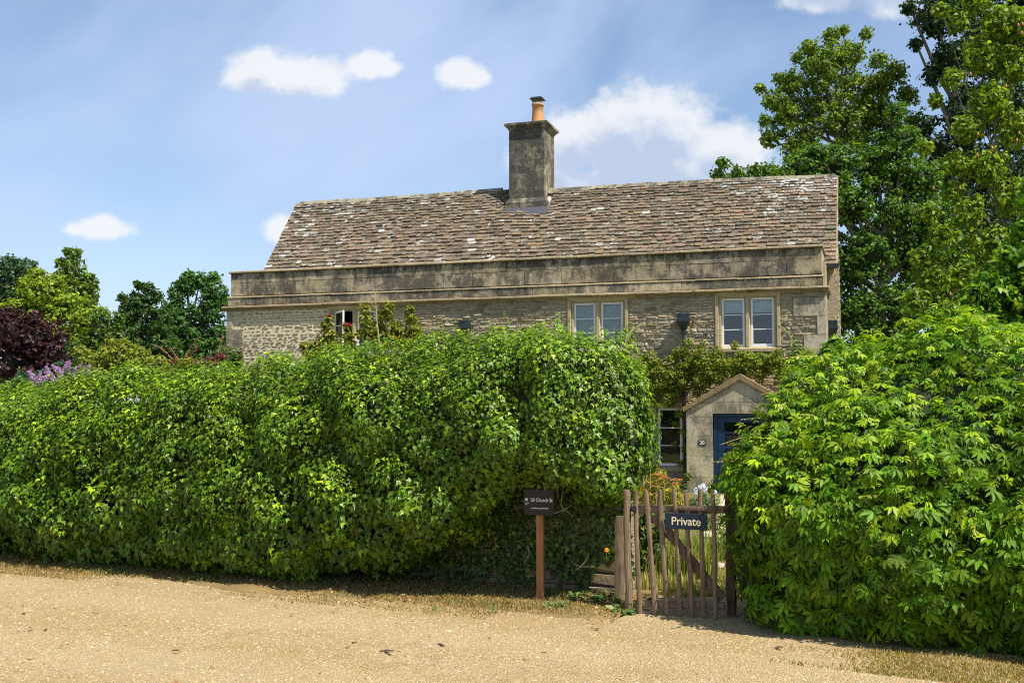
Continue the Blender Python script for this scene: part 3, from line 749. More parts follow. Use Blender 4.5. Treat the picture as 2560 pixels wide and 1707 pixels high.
m1 = MB(); m1.add([(-9.33, 3.12, 7.46), (-7.96, 3.12, 7.46), (-7.96, 3.25, 7.66), (-9.33, 3.25, 7.66), (-9.33, 3.10, 7.51), (-7.96, 3.10, 7.51), (-7.96, 3.255, 7.76), (-9.33, 3.255, 7.76)],
              [(0, 1, 2, 3), (4, 7, 6, 5), (0, 4, 5, 1), (1, 5, 6, 2), (2, 6, 7, 3), (3, 7, 4, 0)]); m1.build('lead_flashing', LEAD, chim)
m1 = MB(); m1.lathe([(.20, 10.42), (.195, 10.44), (.17, 10.75), (.165, 10.97), (.185, 10.98), (.185, 11.03), (.15, 11.04), (.14, 10.9)], (-8.45, 3.9, 0), 24); pot = m1.build('chimney_pot', POT, chim, smooth=True)
m1 = MB()
for k in range(14):
    a = 2 * pi * k / 14; m1.tube([(-8.45 + .165 * cos(a), 3.9 + .165 * sin(a), 11.0), (-8.45 + .165 * cos(a), 3.9 + .165 * sin(a), 11.17)], .004, 4)
m1.build('bird_guard', BLACKIRON, chim)
m1 = MB(); ring(m1, -8.65, -8.25, 3.70, 4.10, [(0, 11.17), (0, 11.185), (-.06, 11.235), (-.12, 11.24)]); m1.build('cowl', BLACKIRON, chim)

# windows
def window(key, sashes=True, open_left=False, blind=None, rows=3):
    x0, x1, z0, z1 = WINS[key]; we = empty('window', (0, 0, 0), 0, hroot)
    fw = .17; zs = z0 + .12; zt = z1 - .10; mid = (x0 + x1) / 2
    def sp(nm, a, b, c, d, yf=-0.025, y1=.22, mat=FRAME_STONE, bev=.012):
        m = MB(); m.box(a, b, yf, y1, c, d); return m.build(nm, mat, we, bevel=bev)
    sp('jamb', x0 + .002, x0 + .09, z0 + .122, z1 - .09, -.022); sp('jamb', x1 - .09, x1 - .002, z0 + .122, z1 - .09, -.022)
    sp('inner_jamb', x0 + .092, x0 + .15, z0 + .122, z1 - .13, .04, .20); sp('inner_jamb', x1 - .15, x1 - .092, z0 + .122, z1 - .13, .04, .20)
    m = MB(); m.prism([(-.028, z1 - .002), (-.028, z1 - .045), (.0, z1 - .06), (.01, z1 - .09), (.05, z1 - .10), (.05, z1 - .128), (.22, z1 - .128), (.22, z1 - .002)], x0 + .002, x1 - .002); m.build('lintel', FRAME_STONE, we)
    m = MB(); m.prism([(-.035, z0 + .002), (-.035, z0 + .085), (.06, z0 + .12), (.22, z0 + .12), (.22, z0 + .002)], x0 + .002, x1 - .002); m.build('sill', FRAME_STONE, we, bevel=.004)
    m = MB(); m.prism([(mid - .07, .12), (mid - .035, .02), (mid + .035, .02), (mid + .07, .12), (mid + .07, .20), (mid - .07, .20)], z0 + .122, z1 - .13, 'z'); m.build('mullion', FRAME_STONE, we)
    for si, (a, b) in enumerate(((x0 + .152, mid - .072), (mid + .072, x1 - .152))):
        ce = empty('casement', (a, .10, 0), 0, we) if True else None
        if open_left and si == 0: ce.rotation_euler = (0, 0, radians(-38))
        wd = b - a; zb, zt_ = z0 + .125, z1 - .132; t_ = .055; fm = MB()
        fm.box(.002, t_, 0, .045, zb, zt_); fm.box(wd - t_, wd - .002, 0, .045, zb, zt_)
        fm.box(t_, wd - t_, 0.001, .044, zb, zb + t_ + .015); fm.box(t_, wd - t_, 0.001, .044, zt_ - t_, zt_)
        hh = (zt_ - t_ - zb - t_ - .015); 
        fm.build('sash_frame', WHITE, ce, bevel=.004)
        for r in range(1, rows):
            zc = zb + t_ + .015 + hh * r / rows; gb = MB(); gb.box(t_ + .001, wd - t_ - .001, .006, .038, zc - .011, zc + .011); gb.build('glazing_bar', WHITE, ce)
        for r in range(rows):
            za, zc = zb + t_ + .015 + hh * r / rows + .012, zb + t_ + .015 + hh * (r + 1) / rows - .012
            gb = MB(); gb.box(t_ + .002, wd - t_ - .002, .020, .024, za, zc); gb.build('pane', GLASS, ce)
        if blind:
            bm_ = MB(); mt, frac = blind; n = 26; P_ = []
            zb_ = zt_ - (zt_ - zb) * frac
            for i in range(n + 1):
                xx = a - .03 + (wd + .06) * i / n; yy = .20 + (.012 * sin(i * 1.9) if mt is CURTAIN else 0); P_ += [(xx, yy, zb_), (xx, yy, zt_ + .06), (xx, yy + .004, zb_), (xx, yy + .004, zt_ + .06)]
            bm_.add(P_, [(i * 4, i * 4 + 4, i * 4 + 5, i * 4 + 1) for i in range(n)] + [(i * 4 + 2, i * 4 + 3, i * 4 + 7, i * 4 + 6) for i in range(n)]); bm_.build('curtain' if mt is CURTAIN else 'blind', mt, we)
    return we
window('a', open_left=True); window('b', blind=(CURTAIN, 1.06)); window('c', blind=(BLIND, .30)); window('d')
# interior partition seen through the glass
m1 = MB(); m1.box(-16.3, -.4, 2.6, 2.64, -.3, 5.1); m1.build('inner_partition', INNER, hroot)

# rainwater hoppers + downpipes
def hopper(x, y, z, zbot, wd=.30):
    h = empty('rainwater_hopper', (x, y, z), 0, hroot); a = wd / 2; m = MB()
    # open-topped box with thick rim tapering to the pipe
    def rimbox(o, z0, z1, i): m.box(-a - o, a + o, -.20 - o, 0.0, z0, z1) if i is None else None
    m.box(-a, -a + .03, -.20, 0, -.13, .05); m.box(a - .03, a, -.20, 0, -.13, .05); m.box(-a + .03, a - .03, -.20, -.17, -.13, -.06); m.box(-a + .03, a - .03, -.03, 0, -.13, .05)
    m.box(-a - .02, a + .02, -.22, 0, -.17, -.131); V = []
    for o, zc in ((a, -.171), (a * .8, -.26), (a * .42, -.36), (.055, -.40)):
        V += [(-o, -.20 * o / a - .02 * (1 - o / a) - .0, zc), (o, -.20 * o / a - .02 * (1 - o / a), zc), (o, 0, zc), (-o, 0, zc)]
    Fh = [(3, 2, 1, 0), (12, 13, 14, 15)]
    for i in range(3):
        for k in range(4): Fh.append((i * 4 + k, i * 4 + (k + 1) % 4, i * 4 + 4 + (k + 1) % 4, i * 4 + 4 + k))
    m.add(V, Fh); m.build('hopper_head', GREENIRON, h)
    m = MB(); m.tube([(0, -.075, -.38), (0, -.075, zbot - z)], .042, 12); m.build('downpipe', GREENIRON, h, smooth=False)
    m = MB(); m.tube([(0, -.075, -.40), (0, -.075, -.46)], .058, 12); m.tube([(0, -.075, -.44), (0, -.075, -.455)], .064, 12); m.build('pipe_collar', GREENIRON, h)
hopper(-9.27, -.03, 4.10, 0.0); hopper(-3.42, -.03, 4.12, 0.0)
hopper(0.12, 1.60, 3.98, 0.5, .24)
m1 = MB(); m1.box(-0.02, 0.30, 1.36, 1.50, 5.36, 5.46); m1.tube([(0.0, 1.46, 5.42), (0.28, 1.46, 5.42)], .06, 10); m1.build('gutter', BLACKIRON, hroot)

# porch
PY = -1.35; pe = empty('porch', (0, 0, 0), 0, hroot)
pb = MB(); AX = -1.90; zr = 2.55; ze = 1.87
for (x0, x1, z0, z1) in ((-3.17, -2.55, -.25, 1.66), (-1.25, -.63, -.25, 1.66)):
    pb.box(x0 + .01, x1 - .01, PY + .02, PY + .30, z0, z1)
pb.prism([(-3.16, 1.662), (-.64, 1.662), (-.64, ze - .08), (AX, zr - .06), (-3.16, ze - .08)], PY + .02, PY + .30, 'y')
pb.box(-3.15, -2.87, PY + .30, 0.0, -.25, 1.80); pb.box(-.93, -.65, PY + .30, 0.0, -.25, 1.80)
pb.build('porch_core', ASHLAR, pe)
zz = -.25
for h in (.42, .50, .47, .44, .33):     # left pier courses
    for (x0, x1) in ((-3.17, -2.55), (-1.25, -.63)):
        m1 = MB(); v = random.uniform(.88, 1.12); zt_ = min(zz + h, 1.90)
        m1.box(x0, x1, PY, PY + .019, zz + .0025, zt_ - .0025, (v, v, v * random.uniform(.9, 1.02))); m1.build('stone', ASHLAR, pe)
    zz += h
m1 = MB(); m1.box(-2.547, -1.253, PY, PY + .019, 1.665, 1.93, (1.0, 1.0, .95)); m1.build('stone', ASHLAR, pe)
m1 = MB(); m1.prism([(-2.95, 1.935), (-.85, 1.935), (AX, zr - .08)], PY, PY + .019, 'y', (.92, .95, .95)); m1.build('stone', ASHLAR, pe)
for sgn in (-1, 1):
    m1 = MB(); ang = math.atan2(zr - ze, 1.27); L = 1.36 / cos(ang); e = .10
    xe = AX + sgn * 1.36; zeE = zr - 1.36 * math.tan(ang) - .02
    P_ = [(AX, zr + .05), (AX, zr - .10), (xe - sgn * .03, zeE - .10), (xe, zeE)]
    m1.prism(P_, PY - .07, PY + .38, 'y', (.7, .62, .5)); m1.build('gable_coping', CORNICE, pe, bevel=.008)
    m1 = MB(); m1.prism([(AX, zr), (AX, zr - .07), (xe - sgn * .04, zeE - .09), (xe - sgn * .01, zeE - .02)], PY + .381, 0.0, 'y', (.25, .18, .11)); m1.build('porch_roof', TILE, pe)
door = empty('door', (0, 0, 0), 0, hroot)
m1 = MB(); y0 = PY + .10
m1.box(-2.545, -2.46, y0, y0 + .08, -.2, 1.655); m1.box(-1.34, -1.255, y0, y0 + .08, -.2, 1.655); m1.box(-2.46, -1.34, y0, y0 + .08, 1.58, 1.655); m1.build('door_frame', BLUE, door, bevel=.004)
m1 = MB(); m1.box(-2.455, -2.29, y0 + .02, y0 + .07, -.2, 1.575); m1.box(-1.51, -1.345, y0 + .02, y0 + .07, -.2, 1.575); m1.box(-2.29, -1.51, y0 + .021, y0 + .069, -.2, .04)
m1.box(-2.29, -1.51, y0 + .021, y0 + .069, 1.46, 1.575)
for zc in (.42, .86, 1.22): m1.box(-2.29, -1.51, y0 + .022, y0 + .068, zc - .022, zc + .022)
m1.build('door_leaf', BLUE, door, bevel=.003)
for a, b in ((.04, .398), (.442, .838), (.882, 1.198), (1.242, 1.46)):
    m1 = MB(); m1.box(-2.288, -1.512, y0 + .042, y0 + .048, a, b); m1.build('pane', GLASS, door)
m1 = MB(); n = 60
P_ = []
for i in range(n + 1): P_ += [(-2.28 + .76 * i / n, y0 + .16 + .015 * sin(i * 1.3), -.1), (-2.28 + .76 * i / n, y0 + .16 + .015 * sin(i * 1.3), 1.15)]
m1.add(P_, [(2 * i, 2 * i + 2, 2 * i + 3, 2 * i + 1) for i in range(n)]); m1.build('net_curtain', flat_mat('net_curtain', (.22, .23, .25), .9), door)
m1 = MB(); m1.lathe([(0, -.03), (.022, -.025), (.028, 0), (.015, .02), (.010, .045)], (0, 0, 0), 12)
hd = m1.build('door_knob', BLACKIRON, door, smooth=True); hd.location = (-2.37, y0 - .02, .36); hd.rotation_euler = (-pi / 2, 0, 0)

def text(name, body, size, mat, parent, M, extrude=0.0015, offset=0.0, align='CENTER', xs=1.0):
    cu = bpy.data.curves.new(name, 'FONT'); cu.body = body; cu.size = size; cu.extrude = extrude; cu.offset = offset
    cu.align_x = align; cu.align_y = 'CENTER'
    o = bpy.data.objects.new(name, cu); COL.objects.link(o)
    dg = bpy.context.evaluated_depsgraph_get(); me = bpy.data.meshes.new_from_object(o.evaluated_get(dg)); bpy.data.objects.remove(o)
    me.materials.clear(); me.materials.append(mat)
    o = bpy.data.objects.new(name, me); COL.objects.link(o); o.parent = parent; o.matrix_local = M @ Matrix.Diagonal((xs, 1, 1, 1)); return o
FACE = Matrix.Rotation(pi / 2, 4, 'X')      # text upright facing -y
np_ = empty('number_plate', (-2.80, PY - .008, .98), 0, hroot)
m1 = MB(); m1.box(-.09, .09, -.006, .006, -.062, .062); m1.build('plate', SLATE, np_, bevel=.002)
text('numerals', '20', .115, LETTER, np_, Matrix.Translation((0, -.008, -.003)) @ FACE, offset=.001)

# ------------------------------------------------------------------ ivy hedge on its old wall
D2 = Vector((cos(radians(27)), -sin(radians(27)), 0)); N2 = Vector((-sin(radians(27)), -cos(radians(27)), 0))
HP = Vector((1.15, 10.1, 0))                           # right end of the wall, front foot
def hp(s, f, z):                                       # s metres leftwards, f metres towards the road
    return HP - D2 * s + N2 * f + Vector((0, 0, z))
gw = empty('garden_wall', HP, -radians(27))
tag(gw, 'low rubble stone garden wall under the ivy hedge beside the gate', 'wall')
m1 = MB(); m1.box(-13, -.16, 0.03, .40, -.1, 1.15); gcore = m1.build('wall_core', MORTAR, gw)
GWST = tint_mat('garden_wall_stone', .9, .35, 14, .8, 30)
z = -.02; course = 0
while z < 1.1:
    h = random.uniform(.12, .19); x = -0.14
    lim = -3.4
    while x > lim:
        wd = random.uniform(.16, .40); c = random.choice([(.30, .22, .125), (.25, .19, .11), (.21, .17, .105), (.28, .225, .14)])
        Vv, Fc = pillow(x - wd + .008, x - .008, z + .006, z + h - .008, .05, -.03 + random.uniform(-.02, .02), .014, .012)
        m1 = MB(); m1.add(Vv, Fc, c); m1.build('stone', GWST, gw, smooth=False); x -= wd
    z += h

def zt_f(s): return float(np.interp(s, [-.6, -.3, 0, .3, .8, 1.2, 2, 3.5, 5, 7, 8.4, 10, 13], [2.10, 2.20, 2.28, 2.40, 2.47, 2.47, 2.34, 2.27, 2.20, 2.08, 1.99, 1.91, 1.88]))
def zb_f(s): return float(np.interp(s, [-.6, -.3, 0, .25, .9, 1.15, 1.5, 2, 3, 4, 6, 13], [1.5, 1.15, .95, 1.05, 1.16, 1.08, .72, .45, .22, .10, .06, .03]))
def cap(s, s0=-.16, w=.36): 
    q = min(1, max(0, (s - s0) / w)); return sqrt(max(0, 1 - (1 - q) ** 2))
def hedge_surface():
    ss = np.linspace(-.16, 13, 230); nt = 64; V = []
    for s in ss:
        zt, zb = zt_f(s), zb_f(s); c = cap(s); zc = (zt + zb) / 2 - (1 - c) * .05; hh = (zt - zb) / 2 * (.25 + .75 * c)
        off = float(np.interp(s, [-.5, 0, .5, 1.2, 13], [.18, .25, .30, .34, .34])); hd_ = float(np.interp(s, [-.5, 0, .5, 1.2, 13], [.42, .48, .66, .78, .78])) * c
        for k in range(nt):
            a = 2 * pi * k / nt; ex = 2 / 2.7
            ca, sa = cos(a), sin(a); fx = math.copysign(abs(ca) ** ex, ca); fz = math.copysign(abs(sa) ** ex, sa)
            p = hp(s, off + hd_ * fx * (1.0 if fx < 0 else 1.0), zc + hh * fz); V.append(p[:])
    V = np.array(V); ns = len(ss); F = []
    for i in range(ns - 1):
        for k in range(nt):
            a, b, c_, d = i * nt + k, i * nt + (k + 1) % nt, (i + 1) * nt + (k + 1) % nt, (i + 1) * nt + k
            F += [(a, b, c_), (a, c_, d)]
    F = np.array(F); return V, F, ns, nt
def smooth_normals(V, F):
    N = np.zeros_like(V); fn = np.cross(V[F[:, 1]] - V[F[:, 0]], V[F[:, 2]] - V[F[:, 0]])
    for k in range(3): np.add.at(N, F[:, k], fn)
    return unit(N)
V, F, ns, nt = hedge_surface()
ctr = V.reshape(ns, nt, 3).mean(1).repeat(nt, 0); N = smooth_normals(V, F)
if ((V - ctr) * N).sum() < 0: F = F[:, ::-1]; N = -N
disp = 0.075 * fbm(V, 2.6, 2) + 0.075 * fbm(V, 7.5, 2, 2)
VD = V + N * np.maximum(disp, -.16)[:, None]
hedge = empty('ivy_hedge', hp(5, .3, 0)); tag(hedge, 'long thick green ivy hedge bulging over the low wall left of the gate', 'hedge')
def w2l(V, root): return V - np.array(root.location)
CORE = flat_mat('dark_core', (0.022, 0.034, 0.009), .95, var=.5, nscale=20, bmp=1)  # dark tone for the solid cores added inside the foliage
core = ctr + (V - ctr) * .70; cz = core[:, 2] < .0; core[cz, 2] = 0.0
link('filler_core', mesh_np('filler_core', w2l(core, hedge), F), hedge, CORE, 'stuff')  # added solid dark core, keeps the hedge from being see-through
ivy = tmpl_ivy()
hl = np.array(hedge.location)
P, Nn = foliage_on_surface(hedge, w2l(VD, hedge), F, 6200, 42, .15, .11, ivy, IVY, .049, (.108, .195, .005), (.30, .40, .012),
    lambda P, N: np.clip(.04 + .26 * (N[:, 2] > .25), 0, 1), camera=tuple(np.array([0, 0, EYE]) - hl),
    cmask=lambda C, N: ~((N[:, 1] > .55) & (N[:, 2] < .2)),
    mask=lambda P, N: (P[:, 2] > .02) & ~((np.abs(P[:, 0] + hl[0] - .25) < .24) & (P[:, 2] < 1.06)))
# drooping clumps and upright shoots, each a little stem with leaves
def shoots(root, bases, dirs, n_leaf, size, tmpl, mat, base, young, stem_mat=STEM, length=.25, name='shoots'):
    Ps, Rs, Ss, Cs = [], [], [], []; sb = MB()
    for b, d in zip(bases, dirs):
        b = Vector(b); d = Vector(d).normalized(); L = length * random.uniform(.6, 1.4); bend = Vector((random.uniform(-.3, .3), random.uniform(-.3, .3), random.uniform(-.35, .05)))
        pts = [b + d * L * q + bend * L * q * q for q in (0, .35, .7, 1)]; sb.tube(pts, [.004, .0035, .003, .0015], 4)
        for k in range(n_leaf):
            q = (k + 1) / n_leaf; p = b + d * L * q + bend * L * q * q
            side = Vector((random.gauss(0, 1), random.gauss(0, 1), random.gauss(.1, .5))).normalized()
            Ps.append(p[:]); nrm = Vector((0, -.35, 1)) + side * .5; tp = side + d * .5
            Rs.append((nrm, tp)); Ss.append(size * random.uniform(.6, 1.15) * (1.15 - .45 * q)); Cs.append(q)
    n = len(Ps); R = frames(np.array([r[0][:] for r in Rs]), np.array([r[1][:] for r in Rs])); cols = tints(n, base, .2, young, ymask=np.array(Cs) * .8)
    v, f, c = leaf_cloud(np.array(Ps), R, np.array(Ss), tmpl, cols)
    link(name, mesh_np(name, v, f, c), root, mat, 'stuff'); sb.build(name + '_stems', stem_mat, root, kind='stuff')
sel = np.where((Nn[:, 2] > .1) & (P[:, 2] > .8))[0]; sel = rng.choice(sel, 500, False)
shoots(hedge, P[sel], unit(Nn[sel] + np.array([0, 0, .75]) + rng.normal(0, .3, (len(sel), 3))), 9, .042, ivy, IVY, (.09, .19, .012), (.25, .37, .02), flat_mat('green_stem', (.16, .20, .04), .7), length=.14)
b0 = [at(1402, 850, 10.6) - hedge.location, at(1406, 845, 10.6) - hedge.location]
shoots(hedge, b0, [(.0, 0, 1), (-.15, 0, 1)], 12, .085, ivy, IVY, (.09, .20, .02), (.22, .36, .04), length=.30, name='tall_shoots')
# ivy climbing the wall face under the overhang
nw = 8500; sW = rng.uniform(-.02, 3.6, nw); zW = rng.uniform(.02, 1.5, nw)
lowb = np.interp(sW, [-.1, .2, .5, .9, 1.3, 1.8, 3.6], [.20, .34, .16, .14, .10, .05, .02]) + .08 * np.sin(sW * 9) + .05 * np.sin(sW * 23)
k = zW > lowb; sW, zW = sW[k], zW[k]; nw = len(sW)
fW = rng.uniform(.02, .12, nw) + np.interp(sW, [0, .25, .55, .8], [.22, .20, .05, 0.02]) * np.clip(zW, .3, 1)
PW = np.array([HP[:]]) - sW[:, None] * np.array(D2)[None] + fW[:, None] * np.array(N2)[None]; PW[:, 2] = zW
RW = frames(unit(np.array(N2)[None] + rng.normal(0, .33, (nw, 3))), np.tile([0, 0, -1.], (nw, 1)) + rng.normal(0, .35, (nw, 3)))
v, f, c = leaf_cloud(w2l(PW, hedge), RW, .055 * rng.uniform(.6, 1.3, nw), ivy, tints(nw, (.06, .115, .018), .25, (.18, .27, .03), .10))
link('wall_ivy', mesh_np('wall_ivy', v, f, c), hedge, IVY, 'stuff')
sb = MB()
for (s_, z_, ds, dz_) in ((.62, 1.0, -.08, -.24), (.75, .80, -.22, .04), (1.35, .98, .20, .08), (.33, .27, .22, .10), (.40, .40, .12, -.14), (.95, .50, .03, -.22), (.72, 1.22, -.05, -.3)):
    o_ = .30 - .1 * (z_ < .5); pts = [hp(s_ + ds * q + .025 * sin(q * 5 + s_ * 9), o_ + .03 * sin(q * 3), z_ + dz_ * q + .03 * sin(q * 4 + s_ * 5)) - hedge.location for q in np.linspace(0, 1, 7)]; sb.tube(pts, list(np.linspace(.007, .0025, 7)), 5)
sb.build('bare_stems', STEM, hedge)
# golden petal caught in the ivy near the gate
o = empty('orange_poppy', at(1517, 1374, 9.72)); tag(o, 'single orange flower among the ivy beside the gate post', 'flower')
TVV, TFF = tmpl_oval(.55, .15, -.1); n = 5; Pn = np.zeros((n, 3)); R = frames(np.array([[.25 * cos(a), -1, .3 + .25 * sin(a)] for a in np.linspace(0, 5, n)]), np.array([[cos(a), 0, sin(a)] for a in np.linspace(0, 5, n)]))
v, f, c = leaf_cloud(Pn, R, np.full(n, .022), (TVV, TFF), np.tile([.85, .33, .01], (n, 1))); link('petals', mesh_np('petals', v, f, c), o, FLOWER)
m1 = MB(); m1.tube([(0, .03, -.06), (0, .01, 0)], .0015, 5); m1.build('stem', STEM, o)

# ------------------------------------------------------------------ gate
g0 = gnd(1577, 1533); g1 = gnd(1816, 1551); gdir = (g1 - g0); GL = gdir.length; gdir.normalize(); ga = atan2(gdir.y, gdir.x)
gate = empty('wooden_gate', g0, ga); tag(gate, 'low cleft chestnut picket gate with diagonal brace closing the garden path', 'gate')
GI = (Matrix.Translation(g0) @ Matrix.Rotation(ga, 4, 'Z')).inverted()
gn = Vector((gdir.y, -gdir.x, 0))
def gp(px, py, off=0.0):           # point of the gate plane seen at px,py -> local x,z
    r = pray(px, py); C0 = Vector((0, 0, EYE)); tt = ((g0 + gn * off - C0).dot(gn)) / r.dot(gn); q = GI @ (C0 + r * tt); return q.x, q.z
def lumber(name, x0, z0, x1, z1, wd, y0, y1, mat, parent, seg=6, wob=.004, pointed=False):
    """a cleft length of wood from (x0,z0) to (x1,z1)"""
    d = Vector((x1 - x0, 0, z1 - z0)); L = d.length; d.normalize(); pn = Vector((d.z, 0, -d.x)); V = []; 
    for i in range(seg + 1):
        q = i / seg; c = Vector((x0, 0, z0)) + d * (L * q) + pn * random.uniform(-wob, wob); ww = wd / 2 * random.uniform(.86, 1.1)
        if pointed and i == seg: ww *= .78
        yo = random.uniform(-.003, .003)
        V += [c - pn * ww + Vector((0, y0 + .006 + yo, 0)), c - pn * ww * .35 + Vector((0, y0 + yo, 0)), c + pn * ww * .45 + Vector((0, y0 + yo - .001, 0)), c + pn * ww + Vector((0, y0 + .007 + yo, 0)), c + pn * ww + Vector((0, y1, 0)), c - pn * ww + Vector((0, y1, 0))]
    F = [(0, 1, 2, 3, 4, 5), tuple(range(6 * seg, 6 * seg + 6))[::-1]]
    for i in range(seg):
        for k in range(6): F.append((i * 6 + k, i * 6 + (k + 1) % 6, i * 6 + 6 + (k + 1) % 6, i * 6 + 6 + k))
    m = MB(); m.add([tuple(p) for p in V], F); return m.build(name, mat, parent)
for (tx, ty, bx, by, wpx) in ((1587.5, 1227, 1599.5, 1534, 11), (1615.6, 1226, 1637, 1539, 11.5), (1648.6, 1225, 1668, 1541, 11), (1684.8, 1223, 1700, 1544, 10.5), (1714, 1224, 1731, 1547, 10.5), (1750, 1223, 1759, 1548, 11), (1782.6, 1224, 1789, 1549, 10)):
    a = gp(bx, by); b = gp(tx, ty); lumber('picket', a[0], max(.012, a[1]), b[0], b[1], wpx * 9.3 / F_PX, -.013, .013, PICKET, gate, pointed=True)
a = gp(1578, 1273); b = gp(1818, 1274); lumber('rail', a[0] + .01, a[1], b[0] - .03, b[1], .062, .0145, .05, RAILWOOD, gate, 10, .003)
a = gp(1580, 1510); b = gp(1818, 1516); lumber('rail', a[0] + .01, a[1], b[0] - .03, b[1], .065, .0145, .05, RAILWOOD, gate, 10, .003)
a = gp(1636, 1288, -.03); b = gp(1806, 1498, -.03); lumber('brace', a[0], a[1], b[0], b[1], .084, .0145, .046, OLDWOOD, gate)
a = gp(1695, 1270); lumber('top_board', a[0], a[1] + .004, gp(1790, 1270)[0], a[1] + .004, .045, -.024, -.0145, OLDWOOD, gate, 4)
m1 = MB(); a = gp(1580, 1278); cx_, cz_ = a
m1.tube([(cx_ + .032 * cos(q), -.035, cz_ + .032 * sin(q)) for q in np.linspace(.3, 2 * pi + .1, 16)], .006, 6)
b = gp(1553, 1270); m1.tube([(b[0] - .04, -.03, b[1]), (cx_ + .03, -.03, a[1] + .018)], .009, 6); m1.box(cx_ - .012, cx_ + .045, -.03, -.014, cz_ + .0, cz_ + .045); m1.build('latch_ring', BLACKIRON, gate)
# posts
pL = empty('gate_post', gnd(1572, 1534), ga); tag(pL, 'weathered split oak gate post left of the picket gate, with a black latch ring', 'post', 'posts either side of the gate')
lumber('post_shaft', 0, -.05, -.012, 1.06, .052, -.03, .04, PICKET, pL, 8, .005, True)
pR = empty('gate_post', gnd(1828, 1540), ga); tag(pR, 'dark timber gate post half buried in creeper, right of the picket gate', 'post', 'posts either side of the gate')
lumber('post_shaft', 0, -.05, 0, 1.05, .075, -.03, .05, OLDWOOD, pR, 8, .004)
pO = empty('old_board', gnd(1549, 1516), ga); tag(pO, 'broad grey weathered board standing between the wall end and the gate post', 'board')
lumber('board', -.01, -.03, .015, .80, .085, -.02, .03, PICKET, pO, 8, .006)
# private sign
sc_ = Vector((0, 0, 0)); a = gp(1665.5, 1280); b = gp(1771, 1324); sg = empty('private_sign', (Matrix.Translation(g0) @ Matrix.Rotation(ga, 4, 'Z')) @ Vector(((a[0] + b[0]) / 2, -.034, (a[1] + b[1]) / 2)), ga)
tag(sg, 'dark blue board with cream lettering reading Private, fixed across the gate pickets', 'sign')
hw, hh = (b[0] - a[0]) / 2, (a[1] - b[1]) / 2
m1 = MB(); m1.box(-hw, hw, -.010, .0085, -hh, hh); m1.build('board', SIGNBLUE, sg, bevel=.0025)
text('lettering', 'Private', .098, CREAM, sg, Matrix.Translation((0.0, -.0115, -.002)) @ FACE, .0008, .0012, xs=.93)
# address sign
sp0 = Vector((.253, 9.93, .03)); ad = empty('address_sign', sp0, radians(-12)); tag(ad, 'small dark brown address sign on an orange timber post under the ivy', 'sign')
m1 = MB(); m1.box(-.033, .033, -.005, .06, -.12, .90); m1.build('post', POSTWOOD, ad, bevel=.004)
m1 = MB(); m1.box(-.145, .135, -.022, -.0055, .765, 1.00); m1.build('board', SIGNBROWN, ad, bevel=.002)
text('street_lettering', '20 Church St', .046, LETTER, ad, Matrix.Translation((-.080, -.0238, .900)) @ FACE, .0008, .0006, 'LEFT', .82)
text('web_lettering', 'nationaltrust.org.uk/holidays', .0185, LETTER, ad, Matrix.Translation((-.080, -.0238, .828)) @ FACE, .0006, .0003, 'LEFT', .78)
text('small_lettering', 'National\nTrust', .0125, LETTER, ad, Matrix.Translation((-.131, -.0238, .868)) @ FACE, .0005, .0002, 'LEFT', .8)
Pn = []; Rn = []
for a_, L_ in ((20, .014), (-10, .016), (55, .012), (-50, .012), (90, .010), (-95, .011), (150, .010), (-140, .012)):
    Pn.append((-.118, -.0240, .905)); Rn.append(((0, -1, 0), (sin(radians(a_)), 0, cos(radians(a_)))))
v, f, c = leaf_cloud(np.array(Pn), frames(np.array([r[0] for r in Rn], float), np.array([r[1] for r in Rn])), np.full(8, .017), tmpl_oval(.33, 0, 0), np.ones((8, 3)))
link('leaf_emblem', mesh_np('leaf_emblem', v, f, c), ad, LETTER)

